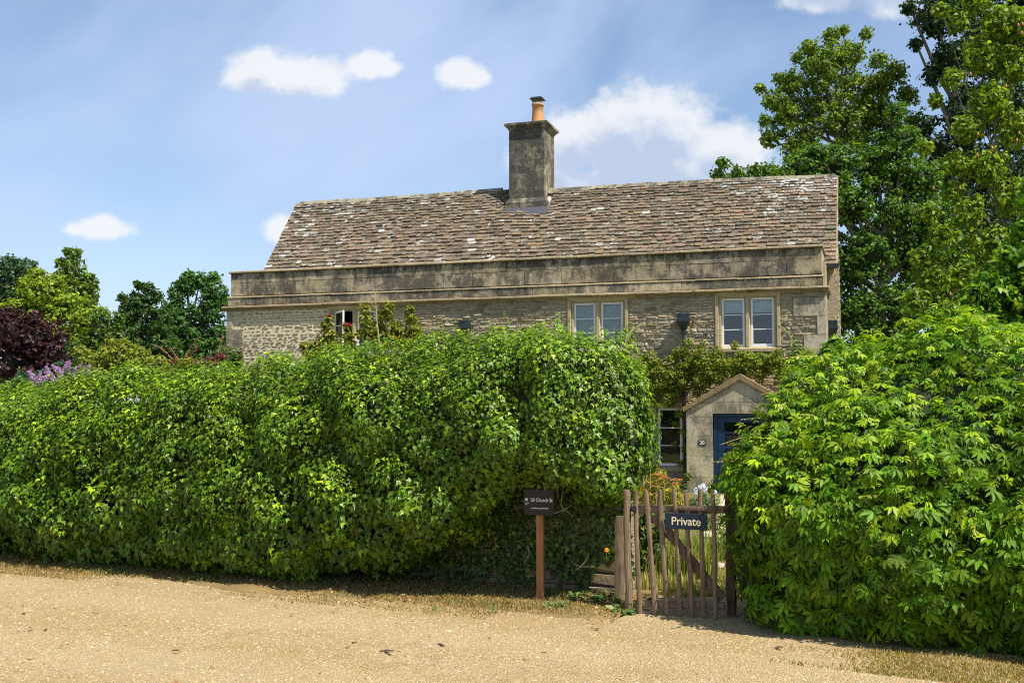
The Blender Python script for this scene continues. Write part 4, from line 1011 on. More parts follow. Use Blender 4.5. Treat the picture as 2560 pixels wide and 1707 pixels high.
# ------------------------------------------------------------------ creeper mound right of the gate
D3, N3 = L_DIR, L_FRONT; CP = Vector((1.98, 9.15, 0))
def cpnt(s, f, z): return CP + D3 * s + N3 * f + Vector((0, 0, z))
def creeper_surface():
    ss = np.linspace(-.16, 5.2, 110); nt = 72; V = []
    for s in ss:
        q = min(1, max(0, (s + .16) / .45)); c = sqrt(max(0, 1 - (1 - q) ** 2))
        zt = float(np.interp(s, [-.2, .1, .35, .7, 1.0, 1.3, 1.7, 2.3, 3, 5.2], [1.62, 1.84, 2.0, 2.16, 2.32, 2.46, 2.56, 2.42, 2.40, 2.5]))
        front = float(np.interp(s, [-.2, .2, .8, 1.6, 3, 5.2], [.28, .52, .66, .66, .6, .6])) * c
        back = float(np.interp(s, [-.2, .3, 1, 2, 5.2], [.5, .9, 1.5, 2.0, 2.2])) * c
        ridge = -float(np.interp(s, [-.2, .3, 1, 2, 5.2], [.0, .1, .45, .9, 1.0]))
        prof = [(front * .78, .0), (front * .95, .25), (front, .55), (front * .97, 1.0), (front * .80, zt * .62), (front * .35 + ridge * .2, zt * .80), (ridge * .7, zt * .95), (ridge, zt), (ridge - .3, zt * .985), (-back, zt * .75), (-back, .3), (-back * .8, 0)]
        zc = zt * .5; prof = [(f_, zc + (z_ - zc) * (.35 + .65 * c)) for f_, z_ in prof]
        L = [0]
        for i in range(len(prof) - 1): L.append(L[-1] + math.dist(prof[i], prof[i + 1]))
        tq = np.linspace(0, L[-1], nt); ff = np.interp(tq, L, [p[0] for p in prof]); zq = np.interp(tq, L, [p[1] for p in prof])
        for k in range(nt): V.append(cpnt(s, ff[k], zq[k])[:])
    V = np.array(V); ns = len(ss); F = []
    for i in range(ns - 1):
        for k in range(nt - 1):
            a, b, c_, d = i * nt + k, i * nt + k + 1, (i + 1) * nt + k + 1, (i + 1) * nt + k; F += [(a, d, c_), (a, c_, b)]
    return V, np.array(F), ns, nt
V, F, ns, nt = creeper_surface(); N = smooth_normals(V, F)
ctr = V.reshape(ns, nt, 3).mean(1).repeat(nt, 0)
if ((V - ctr) * N).sum() < 0: F = F[:, ::-1]; N = -N
VD = V + N * np.maximum(.17 * fbm(V, 2.2, 2, 1) + .08 * fbm(V, 6, 2, 3), -.2)[:, None]
cr = empty('creeper_mound', cpnt(1.5, 0, 0)); tag(cr, 'big bright green five-leaved creeper mound covering the boundary right of the gate', 'creeper')
link('filler_core', mesh_np('filler_core', w2l(ctr + (V - ctr) * np.array([.72, .72, .80]), cr), F), cr, CORE, 'stuff')  # dark core shell added to close the gaps between creeper leaves
crt = tmpl_creeper(); cl = np.array(cr.location)
P, Nn = foliage_on_surface(cr, w2l(VD, cr), F, 2600, 13, .20, .14, crt, LEAF, .086, (.125, .235, .006), (.31, .42, .010),
    lambda P, N: np.clip(.06 + .30 * (N[:, 2] > .3), 0, 1), camera=tuple(np.array([0, 0, EYE]) - cl), up=.5, jit=.45, droop=.7,
    cmask=lambda C, N: ~(N[:, 1] > .75), mask=lambda P, N: (P[:, 2] > .03) & ~((P[:, 0] + cl[0] < 1.84) & (P[:, 2] < 1.06)), part_zone=lambda P: P[:, 0] < 1.2)
sel = np.where((Nn[:, 1] < .4))[0]; sel = rng.choice(sel, 60, False)
shoots(cr, P[sel] + Nn[sel] * .03, unit(Nn[sel] * .7 + np.array([-.3, 0, .0]) + rng.normal(0, .5, (len(sel), 3))), 14, .045, tmpl_oval(.3), LEAF, (.20, .32, .02), (.38, .40, .04), flat_mat('yellow_stem', (.34, .30, .06), .6), .26)
hb = []; hd_ = []
for (px, py, Y, dx_, dz_) in ((1850, 1125, 9.3, -1, .05), (1860, 1150, 9.3, -1, -.05), (1850, 1195, 9.25, -1, -.15), (1845, 1250, 9.2, -1, -.18), (1860, 1110, 9.4, -1, .1), (1930, 1040, 9.6, -1, -.1), (1990, 985, 10, -1, .15), (1850, 1300, 9.2, -1, .1), (1836, 1340, 9.2, -.8, -.3), (1900, 1075, 9.5, -1, -.2)):
    hb.append(at(px + 25, py, Y) - cr.location); hd_.append((dx_, -.1, dz_))
shoots(cr, hb, hd_, 24, .026, tmpl_oval(.25), LEAF, (.26, .33, .03), (.42, .40, .05), flat_mat('yellow_tendril', (.46, .36, .08), .6), .30, 'reaching_shoots')

# ------------------------------------------------------------------ generic bushes and trees
def crown_mesh(blobs, Y, leaf, layers, base, young, yfrac, tmpl, subr=.36, nsub=26, gap=.0, deep=1.0, flat=.35, dens=1.0, spray=.12):
    Ps, Ns = [], []; R0 = []; ctrs = []
    for (px, py, r) in blobs:
        Yb = Y + random.uniform(-.25, .25) * r * Y / F_PX
        for back in (0, 1):
            c = at(px, py, Yb + back * deep * r * Y / F_PX * 1.1); rw = r * Y / F_PX * (1 if not back else .85)
            ctrs.append((c, rw))
            k = max(6, int(nsub * (1 if not back else .7))); i = np.arange(k) + .5; ph = np.arccos(1 - 2 * i / k); th_ = pi * (1 + 5 ** .5) * i + random.uniform(0, 6)
            D = np.stack([np.cos(th_) * np.sin(ph), np.sin(th_) * np.sin(ph), np.cos(ph)], 1) + rng.normal(0, .12, (k, 3))
            D = D[rng.random(k) > gap]; cen = np.array(c[:]) + D * rw * (rq := rng.uniform(.45, 1.0, len(D)))[:, None]; rs = rw * subr * rng.uniform(.6, 1.25, len(D)) * (1.45 - .75 * rq)
            apx = pi * r * r; lpx = leaf * F_PX / Y; tot = dens * layers * apx / (lpx * lpx * .36) * (.6 if back else 1)
            n_ = np.maximum(3, (tot * rs ** 2 / (rs ** 2).sum()).astype(int)); idx = np.repeat(np.arange(len(D)), n_)
            dd = unit(rng.normal(size=(len(idx), 3))); rad = rng.random(len(idx)) ** .45
            out = rng.random(len(idx)) < spray; rad = np.where(out, rad * (1.2 + .9 * rng.random(len(idx))), rad)
            dd2 = dd * np.array([1, 1, .75])
            Ps.append(cen[idx] + dd2 * (rs[idx] * rad)[:, None]); Ns.append(unit(dd * .55 + D[idx] * .45 + np.array([0, 0, flat]) + rng.normal(0, .45, (len(idx), 3))))
    P = np.concatenate(Ps); N = np.concatenate(Ns); n = len(P)
    k = P[:, 2] > -.15; P, N = P[k], N[k]; n = len(P)
    R = frames(N, rng.normal(0, 1, (n, 3)) + np.array([0, 0, -.5])); cols = tints(n, base, .22, young, yfrac)
    v, f, c = leaf_cloud(P, R, leaf * rng.uniform(.65, 1.3, n), tmpl, cols)
    return v, f, c, ctrs
def tree(name, label, cat, blobs, Y, leaf, base, young=None, yfrac=.15, layers=4.5, group=None, trunk_px=None, trunk_r=.2, bark=BARK, tmpl=None, mat=None, gap=0, subr=.36, nsub=26, bush=False, core=True, gz=-.2, dens=1.0, flat=.35, spray=.12, branches=True):
    tmpl = tmpl or tmpl_simple(.33); cxm = trunk_px if trunk_px else sum(b[0] * b[2] for b in blobs) / sum(b[2] for b in blobs)
    base_pt = at(cxm, 900, Y + .3); base_pt.z = gz; root = empty(name, base_pt); tag(root, label, cat, group)
    v, f, c, ctrs = crown_mesh(blobs, Y, leaf, layers, base, young, yfrac, tmpl, subr, nsub, gap, dens=dens, flat=flat, spray=spray)
    link('crown' if not bush else 'foliage', mesh_np('crown', w2l(v, root), f, c), root, mat or LEAF)
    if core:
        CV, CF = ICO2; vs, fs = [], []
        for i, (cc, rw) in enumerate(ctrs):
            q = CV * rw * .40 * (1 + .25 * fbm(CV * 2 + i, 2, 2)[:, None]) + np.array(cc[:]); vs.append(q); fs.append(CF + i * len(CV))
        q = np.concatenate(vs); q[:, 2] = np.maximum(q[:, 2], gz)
        link('filler_core', mesh_np('filler_core', w2l(q, root), np.concatenate(fs)), root, CORE, 'stuff')  # solid dark lumps added inside the crown to block see-through
    if branches:
        top = max(cc.z for cc, _ in ctrs); low = min(cc.z for cc, _ in ctrs); fork = gz + (low - gz) * .8 if low > gz + .5 else gz + .2
        m = MB(); hx_ = Vector((random.uniform(-.1, .1), 0, 0))
        topc = max((cc for cc, _ in ctrs[::2]), key=lambda q: q.z) - root.location; fk = Vector((0, 0, fork - gz))
        m.tube([Vector((0, 0, -.1)), fk * .5 + hx_, fk, fk.lerp(topc, .5) + hx_ * 2, topc], [trunk_r, trunk_r * .8, trunk_r * .65, trunk_r * .4, trunk_r * .12], 8); m.build('trunk', bark, root, smooth=True)
        for cc, rw in ctrs[::2]:
            lc = cc - root.location
            if (lc - topc).length < .01: continue
            st = fk.lerp(topc, min(.8, max(0, (lc.z - fk.z) / max(.1, topc.z - fk.z)) * .6)); m = MB(); mid = st.lerp(lc, .5) + Vector((0, 0, -.08 * (lc - st).length))
            m.tube([st, mid, lc], [trunk_r * .38, trunk_r * .26, trunk_r * .12], 6)
            for k in range(3):
                d = Vector((random.gauss(0, 1), random.gauss(0, 1), random.uniform(0, 1))).normalized() * rw * .8; m.tube([lc.lerp(mid, .3 * k / 3), lc + d * .5 + Vector((0, 0, .05)), lc + d], [trunk_r * .12, trunk_r * .07, trunk_r * .03], 4)
            m.build('limb', bark, root)
    return root
GT = 'trees beyond the garden on the left'
tree('deciduous_tree', 'dark bluish-green tree farthest left behind the yellow-green one', 'tree', [(15, 690, 42), (62, 672, 34), (-20, 760, 60), (35, 745, 44), (20, 655, 22), (70, 720, 40)], 62, .20, (.045, .095, .040), (.09, .15, .05), .2, group=GT, gap=.15, core=False, subr=.3, nsub=30)
tree('deciduous_tree', 'tall feathery tree whose top rises above the yellow-green tree', 'tree', [(178, 655, 24), (200, 700, 36), (160, 690, 30), (215, 735, 34), (185, 745, 45), (170, 628, 11), (194, 630, 10), (226, 692, 12), (234, 715, 8), (150, 655, 12), (228, 760, 20)], 50, .18, (.10, .17, .018), (.19, .27, .03), .3, group=GT, gap=.1, nsub=22, core=False, subr=.3, spray=.25)
tree('deciduous_tree', 'broad yellow-green tree lit brightly behind the purple-leaved one', 'tree', [(110, 735, 52), (165, 765, 46), (55, 780, 48), (215, 800, 40), (95, 692, 28), (15, 800, 44), (130, 815, 60), (250, 790, 26), (75, 720, 30), (140, 710, 26), (195, 850, 40), (70, 850, 60)], 44, .16, (.17, .25, .014), (.28, .34, .02), .4, group=GT, nsub=30, subr=.3)
tree('deciduous_tree', 'rounded darker tree just right of the yellow-green one', 'tree', [(250, 800, 32), (285, 840, 34), (240, 850, 40), (295, 795, 18), (210, 880, 34), (270, 890, 40)], 38, .14, (.075, .13, .018), (.14, .20, .03), .25, group=GT, subr=.3)
tree('deciduous_tree', 'dark tree with ragged top left of the large rounded one near the cottage', 'tree', [(350, 755, 32), (368, 720, 18), (325, 800, 32), (395, 800, 44), (340, 850, 50), (306, 745, 12), (390, 740, 20), (345, 712, 10), (315, 770, 18), (400, 870, 50), (330, 900, 50)], 55, .19, (.045, .10, .020), (.10, .16, .03), .25, group=GT, gap=.1, subr=.3, nsub=30, spray=.2)
tree('deciduous_tree', 'large rounded green tree standing against the left end of the cottage', 'tree', [(465, 715, 32), (530, 728, 36), (500, 700, 24), (440, 780, 40), (520, 780, 46), (480, 840, 56), (560, 755, 26), (420, 825, 34), (550, 850, 46), (470, 690, 16), (535, 695, 18), (440, 735, 20), (490, 900, 60), (430, 890, 50)], 58, .20, (.055, .13, .022), (.09, .19, .03), .3, group=GT, subr=.3, nsub=32, gap=.05)
tree('boundary_hedgerow', 'dark green hedgerow filling the gap below the trees on the left', 'hedgerow', [(x_, 945 + 12 * sin(x_ * .05), 40) for x_ in range(-60, 600, 44)] + [(180, 900, 30), (195, 915, 30), (560, 885, 26), (535, 905, 30), (585, 900, 30), (165, 892, 30), (182, 872, 24)], 30, .12, (.045, .10, .018), (.10, .16, .03), .25, bush=True, trunk_r=.05, nsub=16, layers=4)
tree('purple_plum_tree', 'dark purple-leaved plum tree at the left edge behind the hedge', 'tree', [(30, 830, 58), (90, 850, 62), (40, 900, 62), (120, 890, 50), (150, 840, 22), (10, 790, 34), (85, 800, 28), (100, 940, 55)], 20, .085, (.040, .014, .020), (.13, .05, .06), .18, layers=4, trunk_r=.09, dens=.9)
tree('garden_shrub', 'fluffy yellow-green shrub rising behind the hedge left of the cottage', 'shrub', [(230, 905, 38), (290, 890, 44), (345, 905, 42), (390, 915, 30), (265, 930, 50), (350, 940, 50), (200, 880, 18), (310, 862, 18)], 19, .075, (.17, .21, .025), (.30, .30, .04), .35, bush=True, trunk_r=.04, gap=.05)
tree('green_shrub', 'dark bluish-green shrub under the purple-leaved plum', 'shrub', [(60, 960, 38), (110, 950, 34), (150, 925, 26), (30, 975, 30)], 17, .06, (.035, .080, .035), (.07, .12, .06), .2, bush=True, trunk_r=.03)
bd = tree('butterfly_bush', 'grey-green bush with purple flower spikes above the hedge', 'shrub', [(120, 965, 28), (160, 955, 26), (200, 940, 24), (90, 960, 20), (215, 955, 20)], 15.5, .07, (.11, .16, .055), (.2, .24, .1), .2, bush=True, trunk_r=.02, gap=.1, tmpl=tmpl_simple(.2))
def flower_spikes(root, pts, L, r, col, n=70, mat=FLOWER, petal=.02, lean=.4):
    for (px, py, Y, ang) in pts:
        c0 = at(px, py, Y) - root.location; d = Vector((sin(radians(ang)), random.uniform(-.3, .3), cos(radians(ang)))).normalized()
        q = rng.random(n); P_ = np.array(c0[:]) + q[:, None] * np.array(d[:]) * L + unit(rng.normal(size=(n, 3))) * (r * (1.1 - q))[:, None]
        R_ = frames(rng.normal(size=(n, 3)), rng.normal(size=(n, 3))); v, f, c = leaf_cloud(P_, R_, petal * rng.uniform(.7, 1.3, n), tmpl_simple(.45), tints(n, col, .18)); link('flower_spike', mesh_np('flower_spike', v, f, c), root, mat)
flower_spikes(bd, [(86, 948, 15.3, -35), (95, 955, 15.3, 10), (122, 940, 15.3, -20), (108, 950, 15.2, 60), (152, 944, 15.2, -10), (165, 925, 15.3, 15), (150, 930, 15.4, -50), (185, 932, 15.4, 40), (214, 935, 15.4, 20), (140, 958, 15.1, -30)], .15, .05, (.55, .32, .54), 220)
br = tree('red_barberry', 'wine-red barberry sprays showing over the hedge by the cottage corner', 'shrub', [(440, 922, 24), (480, 914, 22), (530, 908, 20), (552, 892, 12), (500, 930, 24)], 18, .05, (.13, .035, .035), (.26, .06, .07), .35, bush=True, trunk_r=.02, gap=.3, tmpl=tmpl_simple(.3))
shoots(br, [at(px, py, 18) - br.location for px, py in ((450, 905), (430, 898), (460, 895), (545, 885), (552, 890), (475, 890), (600, 890), (440, 905))], [(-.6, 0, .9), (-.5, 0, .8), (.4, 0, .8), (.1, 0, 1), (.3, 0, 1), (.5, 0, .5), (.2, 0, .6), (-.7, 0, .7)], 26, .045, tmpl_simple(.32), LEAF, (.20, .05, .05), (.38, .09, .09), length=.36, name='sprays')
# rose bushes by the first-floor window
def rose(name, label, blobs, Y, flowers=(), grp='rose bushes in front of the cottage'):
    r = tree(name, label, 'bush', blobs, Y, .085, (.14, .165, .018), (.30, .27, .03), .35, layers=5, bush=True, trunk_r=.015, gap=.08, tmpl=tmpl_oval(.25), core=False, group=grp, nsub=18)
    for (px, py) in flowers:
        q = at(px, py, Y - .3) - r.location; n = 22; dd = unit(rng.normal(size=(n, 3))); v, f, c = leaf_cloud(np.array(q[:]) + dd * .02, frames(dd, rng.normal(size=(n, 3))), np.full(n, .035), tmpl_simple(.5), tints(n, (.32, .02, .04), .2)); link('rose_flower', mesh_np('rose_flower', v, f, c), r, FLOWER)
    return r
rose('rose_bush', 'yellowish rose bush with one red bloom left of the open window', [(800, 862, 26), (822, 838, 20), (816, 812, 14), (785, 880, 28), (766, 866, 16), (835, 865, 17), (820, 797, 9)], 19, [(823, 789)])
rose('rose_bush', 'slim rose shoot with two red blooms in front of the open window', [(868, 835, 12), (872, 865, 15), (885, 885, 15), (868, 815, 7)], 18.5, [(863, 812), (874, 811)])
rose('rose_bush', 'tall leafy rose bush covering the right light of the open window', [(915, 800, 18), (925, 830, 21), (912, 772, 11), (945, 815, 20), (965, 785, 18), (970, 764, 11), (955, 845, 26), (990, 845, 26), (905, 835, 14), (985, 815, 18)], 18.5)
rose('rose_bush', 'bushy golden rose shoot right of the open window', [(1028, 798, 16), (1035, 825, 20), (1025, 774, 10), (1048, 850, 22), (1010, 850, 22), (1000, 828, 14)], 18.5)
ds = empty('dry_stem', at(953, 900, 17.5)); tag(ds, 'thin bare straw-coloured stem standing above the hedge before the window', 'stem')
lp = lambda px, py: at(px, py, 17.5) - ds.location
m1 = MB(); m1.tube([Vector((0, 0, -1.2)), lp(950, 870), lp(942, 800), lp(939, 750), lp(938, 728)], [.010, .010, .008, .006, .004], 5)
for a_, b_ in (((938, 744), (924, 729)), ((938, 742), (948, 728)), ((939, 770), (927, 758)), ((940, 772), (947, 760)), ((938, 735), (930, 722)), ((938, 732), (944, 720))): m1.tube([lp(*a_), lp(*b_)], [.004, .002], 4)
m1.build('stalk', STEM, ds)

GR = 'tall trees behind and right of the cottage'
tree('plane_tree', 'tall open-crowned tree with sky gaps rising behind the cottage roof', 'tree', [(2055, 165, 66), (1985, 215, 48), (2120, 140, 46), (2150, 225, 66), (1965, 290, 50), (2050, 280, 74), (2150, 320, 74), (1932, 250, 28), (2000, 360, 52), (1925, 345, 30), (2195, 280, 50), (1992, 145, 16), (2165, 85, 18), (1900, 220, 13), (2080, 90, 26), (1912, 300, 18), (2020, 120, 24), (2210, 210, 34), (2110, 75, 14), (1945, 195, 14), (2230, 340, 50), (2240, 180, 34), (2270, 240, 32), (2290, 310, 40), (2200, 150, 26)], 42, .135, (.095, .165, .010), (.22, .29, .015), .4, group=GR, gap=.12, trunk_px=2080, trunk_r=.2, layers=3.6, nsub=40, subr=.25, core=False, spray=.25)
tree('young_tree', 'low leafy branch tips poking above the roof ridge', 'tree', [(1806, 408, 18), (1795, 440, 20), (1845, 432, 20), (1888, 425, 22), (1925, 430, 30), (1870, 460, 36), (1830, 470, 40)], 40, .15, (.07, .14, .014), (.15, .23, .02), .3, group=GR, gap=.2, trunk_px=1880, trunk_r=.12, core=False, layers=4, spray=.3, subr=.3)
tree('dense_tree', 'dense dark green tree filling the space right of the cottage gable', 'tree', [(2000, 420, 50), (2090, 410, 66), (2190, 410, 70), (2130, 510, 84), (2240, 520, 80), (2170, 630, 84), (2280, 640, 84), (2170, 760, 84), (2270, 770, 70), (2110, 660, 60), (2300, 450, 70), (2150, 880, 70), (1950, 450, 34), (2110, 790, 50), (2260, 880, 60), (2040, 380, 34), (2330, 540, 80), (2350, 720, 80), (2060, 480, 60), (2260, 350, 50), (2240, 280, 30), (2350, 620, 80), (2230, 420, 60), (2060, 600, 44), (2080, 720, 40), (2450, 680, 70), (2380, 820, 70), (2480, 800, 70), (2230, 840, 50), (2200, 900, 60)], 36, .14, (.062, .135, .014), (.14, .23, .02), .35, group=GR, trunk_px=2200, trunk_r=.3, layers=4, nsub=40, subr=.26)
tree('dark_tree', 'very dark tree behind the pear tree in the top right corner', 'tree', [(2340, 40, 66), (2420, -10, 90), (2370, 150, 56), (2470, 130, 90), (2430, 280, 84), (2330, 190, 28), (2290, 110, 18), (2520, 260, 90), (2400, 420, 90), (2500, 420, 90), (2450, 560, 90), (2275, 20, 22), (2380, 640, 70), (2540, 80, 90), (2350, 380, 60), (2540, 560, 80), (2310, 320, 30), (2560, 0, 80)], 40, .17, (.026, .055, .020), (.05, .085, .03), .15, group=GR, trunk_px=2420, trunk_r=.3, layers=4, gap=.06, nsub=36, subr=.28)
pt = tree('pear_tree', 'near pear tree with grey branches and small reddish fruit at the right edge', 'tree', [(2500, 60, 56), (2400, 55, 30), (2450, 140, 50), (2540, 170, 56), (2380, 195, 30), (2480, 250, 54), (2420, 320, 40), (2545, 320, 56), (2390, 410, 36), (2470, 420, 52), (2540, 490, 56), (2420, 530, 46), (2355, 590, 38), (2480, 610, 54), (2330, 690, 44), (2410, 690, 46), (2290, 755, 38), (2360, 780, 40), (2320, 530, 22), (2352, 25, 18), (2312, 370, 16), (2340, 250, 14), (2440, 0, 40), (2550, 60, 50), (2300, 640, 26), (2380, 480, 30)], 15.5, .082, (.115, .19, .010), (.26, .33, .02), .35, trunk_px=2545, trunk_r=.03, bark=flat_mat('grey_bark', (.15, .14, .115), .85, var=.4, nscale=16, bmp=.6), layers=5.2, gap=.04, nsub=44, subr=.30, core=False, tmpl=tmpl_oval(.27), gz=-.15, spray=.42)
for px, py in ((2546, 63), (2554, 82), (2426, 185), (2445, 335), (2542, 350), (2548, 332), (2444, 388), (2480, 370), (2376, 734), (2334, 470), (2556, 60), (2515, 215), (2400, 470)):
    m1 = MB(); m1.lathe([(.001, .026), (.009, .022), (.015, .0), (.018, -.014), (.014, -.028), (.001, -.034)], at(px, py, 15.0) - pt.location, 8); m1.build('pear', flat_mat('pear_skin', (.36, .15, .05), .5) if 'pear_skin' not in bpy.data.materials else bpy.data.materials['pear_skin'], pt, smooth=True)
tree('creeper_clad_tree', 'dark green creeper column hanging at the right edge above the mound', 'tree', [(2560, 640, 46), (2510, 750, 50), (2580, 760, 80), (2460, 790, 50), (2530, 860, 70), (2570, 560, 36), (2430, 840, 44), (2590, 490, 56), (2600, 420, 40), (2435, 735, 30), (2455, 715, 34), (2510, 690, 36), (2400, 775, 28), (2555, 600, 34), (2400, 850, 40), (2560, 700, 50), (2545, 660, 30), (2520, 640, 36), (2480, 715, 40)], 12.2, .08, (.09, .20, .008), (.25, .36, .015), .3, layers=4.5, tmpl=tmpl_oval(.27), trunk_px=2590, trunk_r=.10, gz=-.1, subr=.3, nsub=30, flat=.2)
tree('garden_shrub', 'bright leafy shoots between the cottage corner and the creeper mound', 'shrub', [(2075, 870, 18), (2090, 850, 12), (2060, 890, 16), (2100, 880, 14), (2130, 905, 26), (2040, 910, 22)], 13.5, .085, (.09, .17, .015), (.2, .3, .03), .3, layers=3, bush=True, tmpl=tmpl_oval(.27), trunk_r=.012, core=False)
ls = empty('leafy_shoot', at(1995, 900, 13.2)); tag(ls, 'single tall leafy shoot standing before the right corner quoins', 'shoot')
shoots(ls, [at(1996, 905, 13.2) - ls.location] * 2, [(-.03, 0, 1), (0.02, .05, 1)], 26, .085, tmpl_oval(.27), LEAF, (.09, .17, .02), (.17, .26, .03), length=.50, name='leaves')

# climbing rose over the porch
hw_ = lambda x, y, z: HM @ Vector((x, y, z))
cr2 = empty('climbing_rose', hw_(-3.25, -.2, -.2)); tag(cr2, 'golden-green climbing rose spreading over the wall above the porch', 'climber')
Ps = []; Ns = []
def cl_blob(x, y, z, r, n):
    dd = unit(rng.normal(size=(n, 3))); c0 = np.array(hw_(x, y, z)[:]); Ps.append(c0 + dd * np.array([1, .6, .8]) * r * rng.random((n, 1)) ** .4); Ns.append(unit(dd + np.array([0, -.3, .5]) + rng.normal(0, .4, (n, 3))))
for i in range(330):
    x = random.uniform(-5.0, -.2); zc = float(np.interp(x, [-5, -4.2, -3.2, -2.2, -1.2, -.2], [2.45, 2.55, 2.72, 2.85, 2.82, 2.7])); hh_ = float(np.interp(x, [-5, -4.2, -3.2, -2.2, -.2], [.35, .55, .50, .25, .28]))
    z = zc + random.gauss(0, .5) * hh_; cl_blob(x, -.22 - random.random() * .22 - (.25 if x > -3 and z > 2.4 else 0), z, random.uniform(.09, .20), 150)
for (x, z, r) in ((-3.1, 3.15, .16), (-2.95, 3.3, .12), (-2.9, 3.42, .07), (-2.05, 3.1, .12), (-3.45, 3.2, .10), (-3.75, 1.95, .2), (-3.5, 1.65, .14), (-4.2, 1.98, .18), (-1.2, 3.08, .10), (-.6, 3.05, .12), (-3.42, 1.2, .13), (-3.38, .8, .12), (-3.5, .45, .12), (-3.3, .2, .14), (-3.6, 1.4, .10), (-3.62, .9, .10)):
    cl_blob(x, -.26, z, r, int(7000 * r * r))
P = np.concatenate(Ps); N = np.concatenate(Ns); n = len(P)
v, f, c = leaf_cloud(P - np.array(cr2.location), frames(N, rng.normal(size=(n, 3))), .062 * rng.uniform(.6, 1.3, n), tmpl_simple(.32), tints(n, (.155, .215, .012), .3, (.32, .26, .03), .22)); link('foliage', mesh_np('foliage', v, f, c), cr2, LEAF)
m1 = MB()
m1.tube([hw_(-3.38, -.14, -.2) - cr2.location, hw_(-3.34, -.12, .9) - cr2.location, hw_(-3.40, -.14, 2.0) - cr2.location, hw_(-3.0, -.25, 2.8) - cr2.location], [.045, .038, .03, .015], 6)
m1.tube([hw_(-3.40, -.14, 2.0) - cr2.location, hw_(-4.0, -.2, 2.5) - cr2.location, hw_(-4.8, -.2, 2.6) - cr2.location], [.025, .018, .01], 6); m1.build('woody_stem', OLDWOOD, cr2)

# ------------------------------------------------------------------ garden seen through the gate
path = empty('garden_path'); tag(path, 'pale stone slab path leading from the gate to the blue door', 'path'); path['kind'] = 'structure'
PAVE = tint_mat('paving_slab_surface', .9, .2, 6, .3, 30)
p0 = gnd(1800, 1440); p1 = hw_(-1.9, PY - .3, -.2); pd_ = (p1 - p0); PLn = pd_.length; pd_.normalize(); pn_ = Vector((pd_.y, -pd_.x, 0)); q = 0
def gz_at(p): return garden_z(depth_in(p.x, p.y))
while q < PLn - .2:
    L = random.uniform(.5, .8)
    for sd in (-.42, .05):
        a0 = p0 + pd_ * q + pn_ * sd; wdt = .45; cs = [a0, a0 + pn_ * wdt, a0 + pn_ * wdt + pd_ * (L - .02), a0 + pd_ * (L - .02)]; m1 = MB(); V_ = []
        for zo in (-.03, .022): V_ += [(c_.x, c_.y, gz_at(c_) + zo) for c_ in cs]
        m1.add(V_, [(3, 2, 1, 0), (4, 5, 6, 7), (0, 1, 5, 4), (1, 2, 6, 5), (2, 3, 7, 6), (3, 0, 4, 7)], tuple(cc * random.uniform(.9, 1.1) for cc in (.50, .40, .27))); m1.build('paving_slab', PAVE, path)
    q += L
def clump(name, label, cat, pts, Y, z0, n, hgt, wid, cols, young, yf, group=None, lean=.35, wdt=.012, mat=LEAF):
    """grass-like clump: curved blades"""
    root = empty(name, at(pts[0], 1300, Y)); root.location.z = z0; tag(root, label, cat, group)
    x0 = root.location; n_ = n; b = np.stack([rng.uniform(-wid, wid, n_), rng.uniform(-wid * .8, wid * .8, n_), np.zeros(n_)], 1); H = hgt * rng.uniform(.5, 1.15, n_)
    a = rng.uniform(0, 2 * pi, n_); d = np.stack([np.cos(a), np.sin(a), np.zeros(n_)], 1) * (lean * H * rng.random(n_))[:, None]; side = np.stack([-np.sin(a), np.cos(a), np.zeros(n_)], 1) * wdt
    z = np.array([0, 0, 1.]); v = np.stack([b - side * .5, b + side * .5, b + d * .35 + z * (H * .6)[:, None] + side * .4, b + d * .35 + z * (H * .6)[:, None] - side * .4, b + d + z * H[:, None]], 1).reshape(-1, 3)
    F = np.concatenate([np.stack([np.arange(n_) * 5 + i for i in t_], 1) for t_ in ((0, 1, 2), (0, 2, 3), (3, 2, 4))])
    link('blades', mesh_np('blades', v, F, np.repeat(tints(n_, cols, .25, young, yf), 5, 0)), root, mat); return root
clump('grass_clump', 'yellow-green grass clump behind the middle pickets of the gate', 'grass plant', (1690,), 11.6, -.01, 900, .42, .38, (.17, .22, .03), (.40, .36, .10), .4)
clump('grass_clump', 'low fresh grass clump behind the right end of the gate', 'grass plant', (1780,), 13.0, -.03, 500, .35, .35, (.12, .20, .03), (.3, .32, .06), .3)
clump('grass_clump', 'dry straw-coloured grass clump at the foot of the gate diagonal', 'grass plant', (1660,), 10.6, -.01, 500, .18, .30, (.30, .27, .08), (.5, .42, .16), .4)
tree('dark_shrub', 'dark green shrub close behind the left pickets of the gate', 'shrub', [(1600, 1330, 34), (1630, 1370, 36), (1600, 1400, 40), (1650, 1330, 22), (1615, 1290, 24)], 11.4, .055, (.045, .085, .014), (.15, .2, .03), .2, layers=3, bush=True, trunk_r=.02, gz=-.02, tmpl=tmpl_simple(.3))
pg = tree('golden_perennial', 'golden-leaved perennial with rusty flat flower heads behind the gate', 'plant', [(1625, 1215, 26), (1650, 1190, 20), (1610, 1180, 16), (1680, 1230, 26), (1640, 1250, 30), (1605, 1240, 22), (1700, 1260, 22)], 14.5, .075, (.22, .22, .025), (.42, .32, .05), .4, layers=2.6, bush=True, trunk_r=.015, core=False, gz=-.1, tmpl=tmpl_simple(.16))
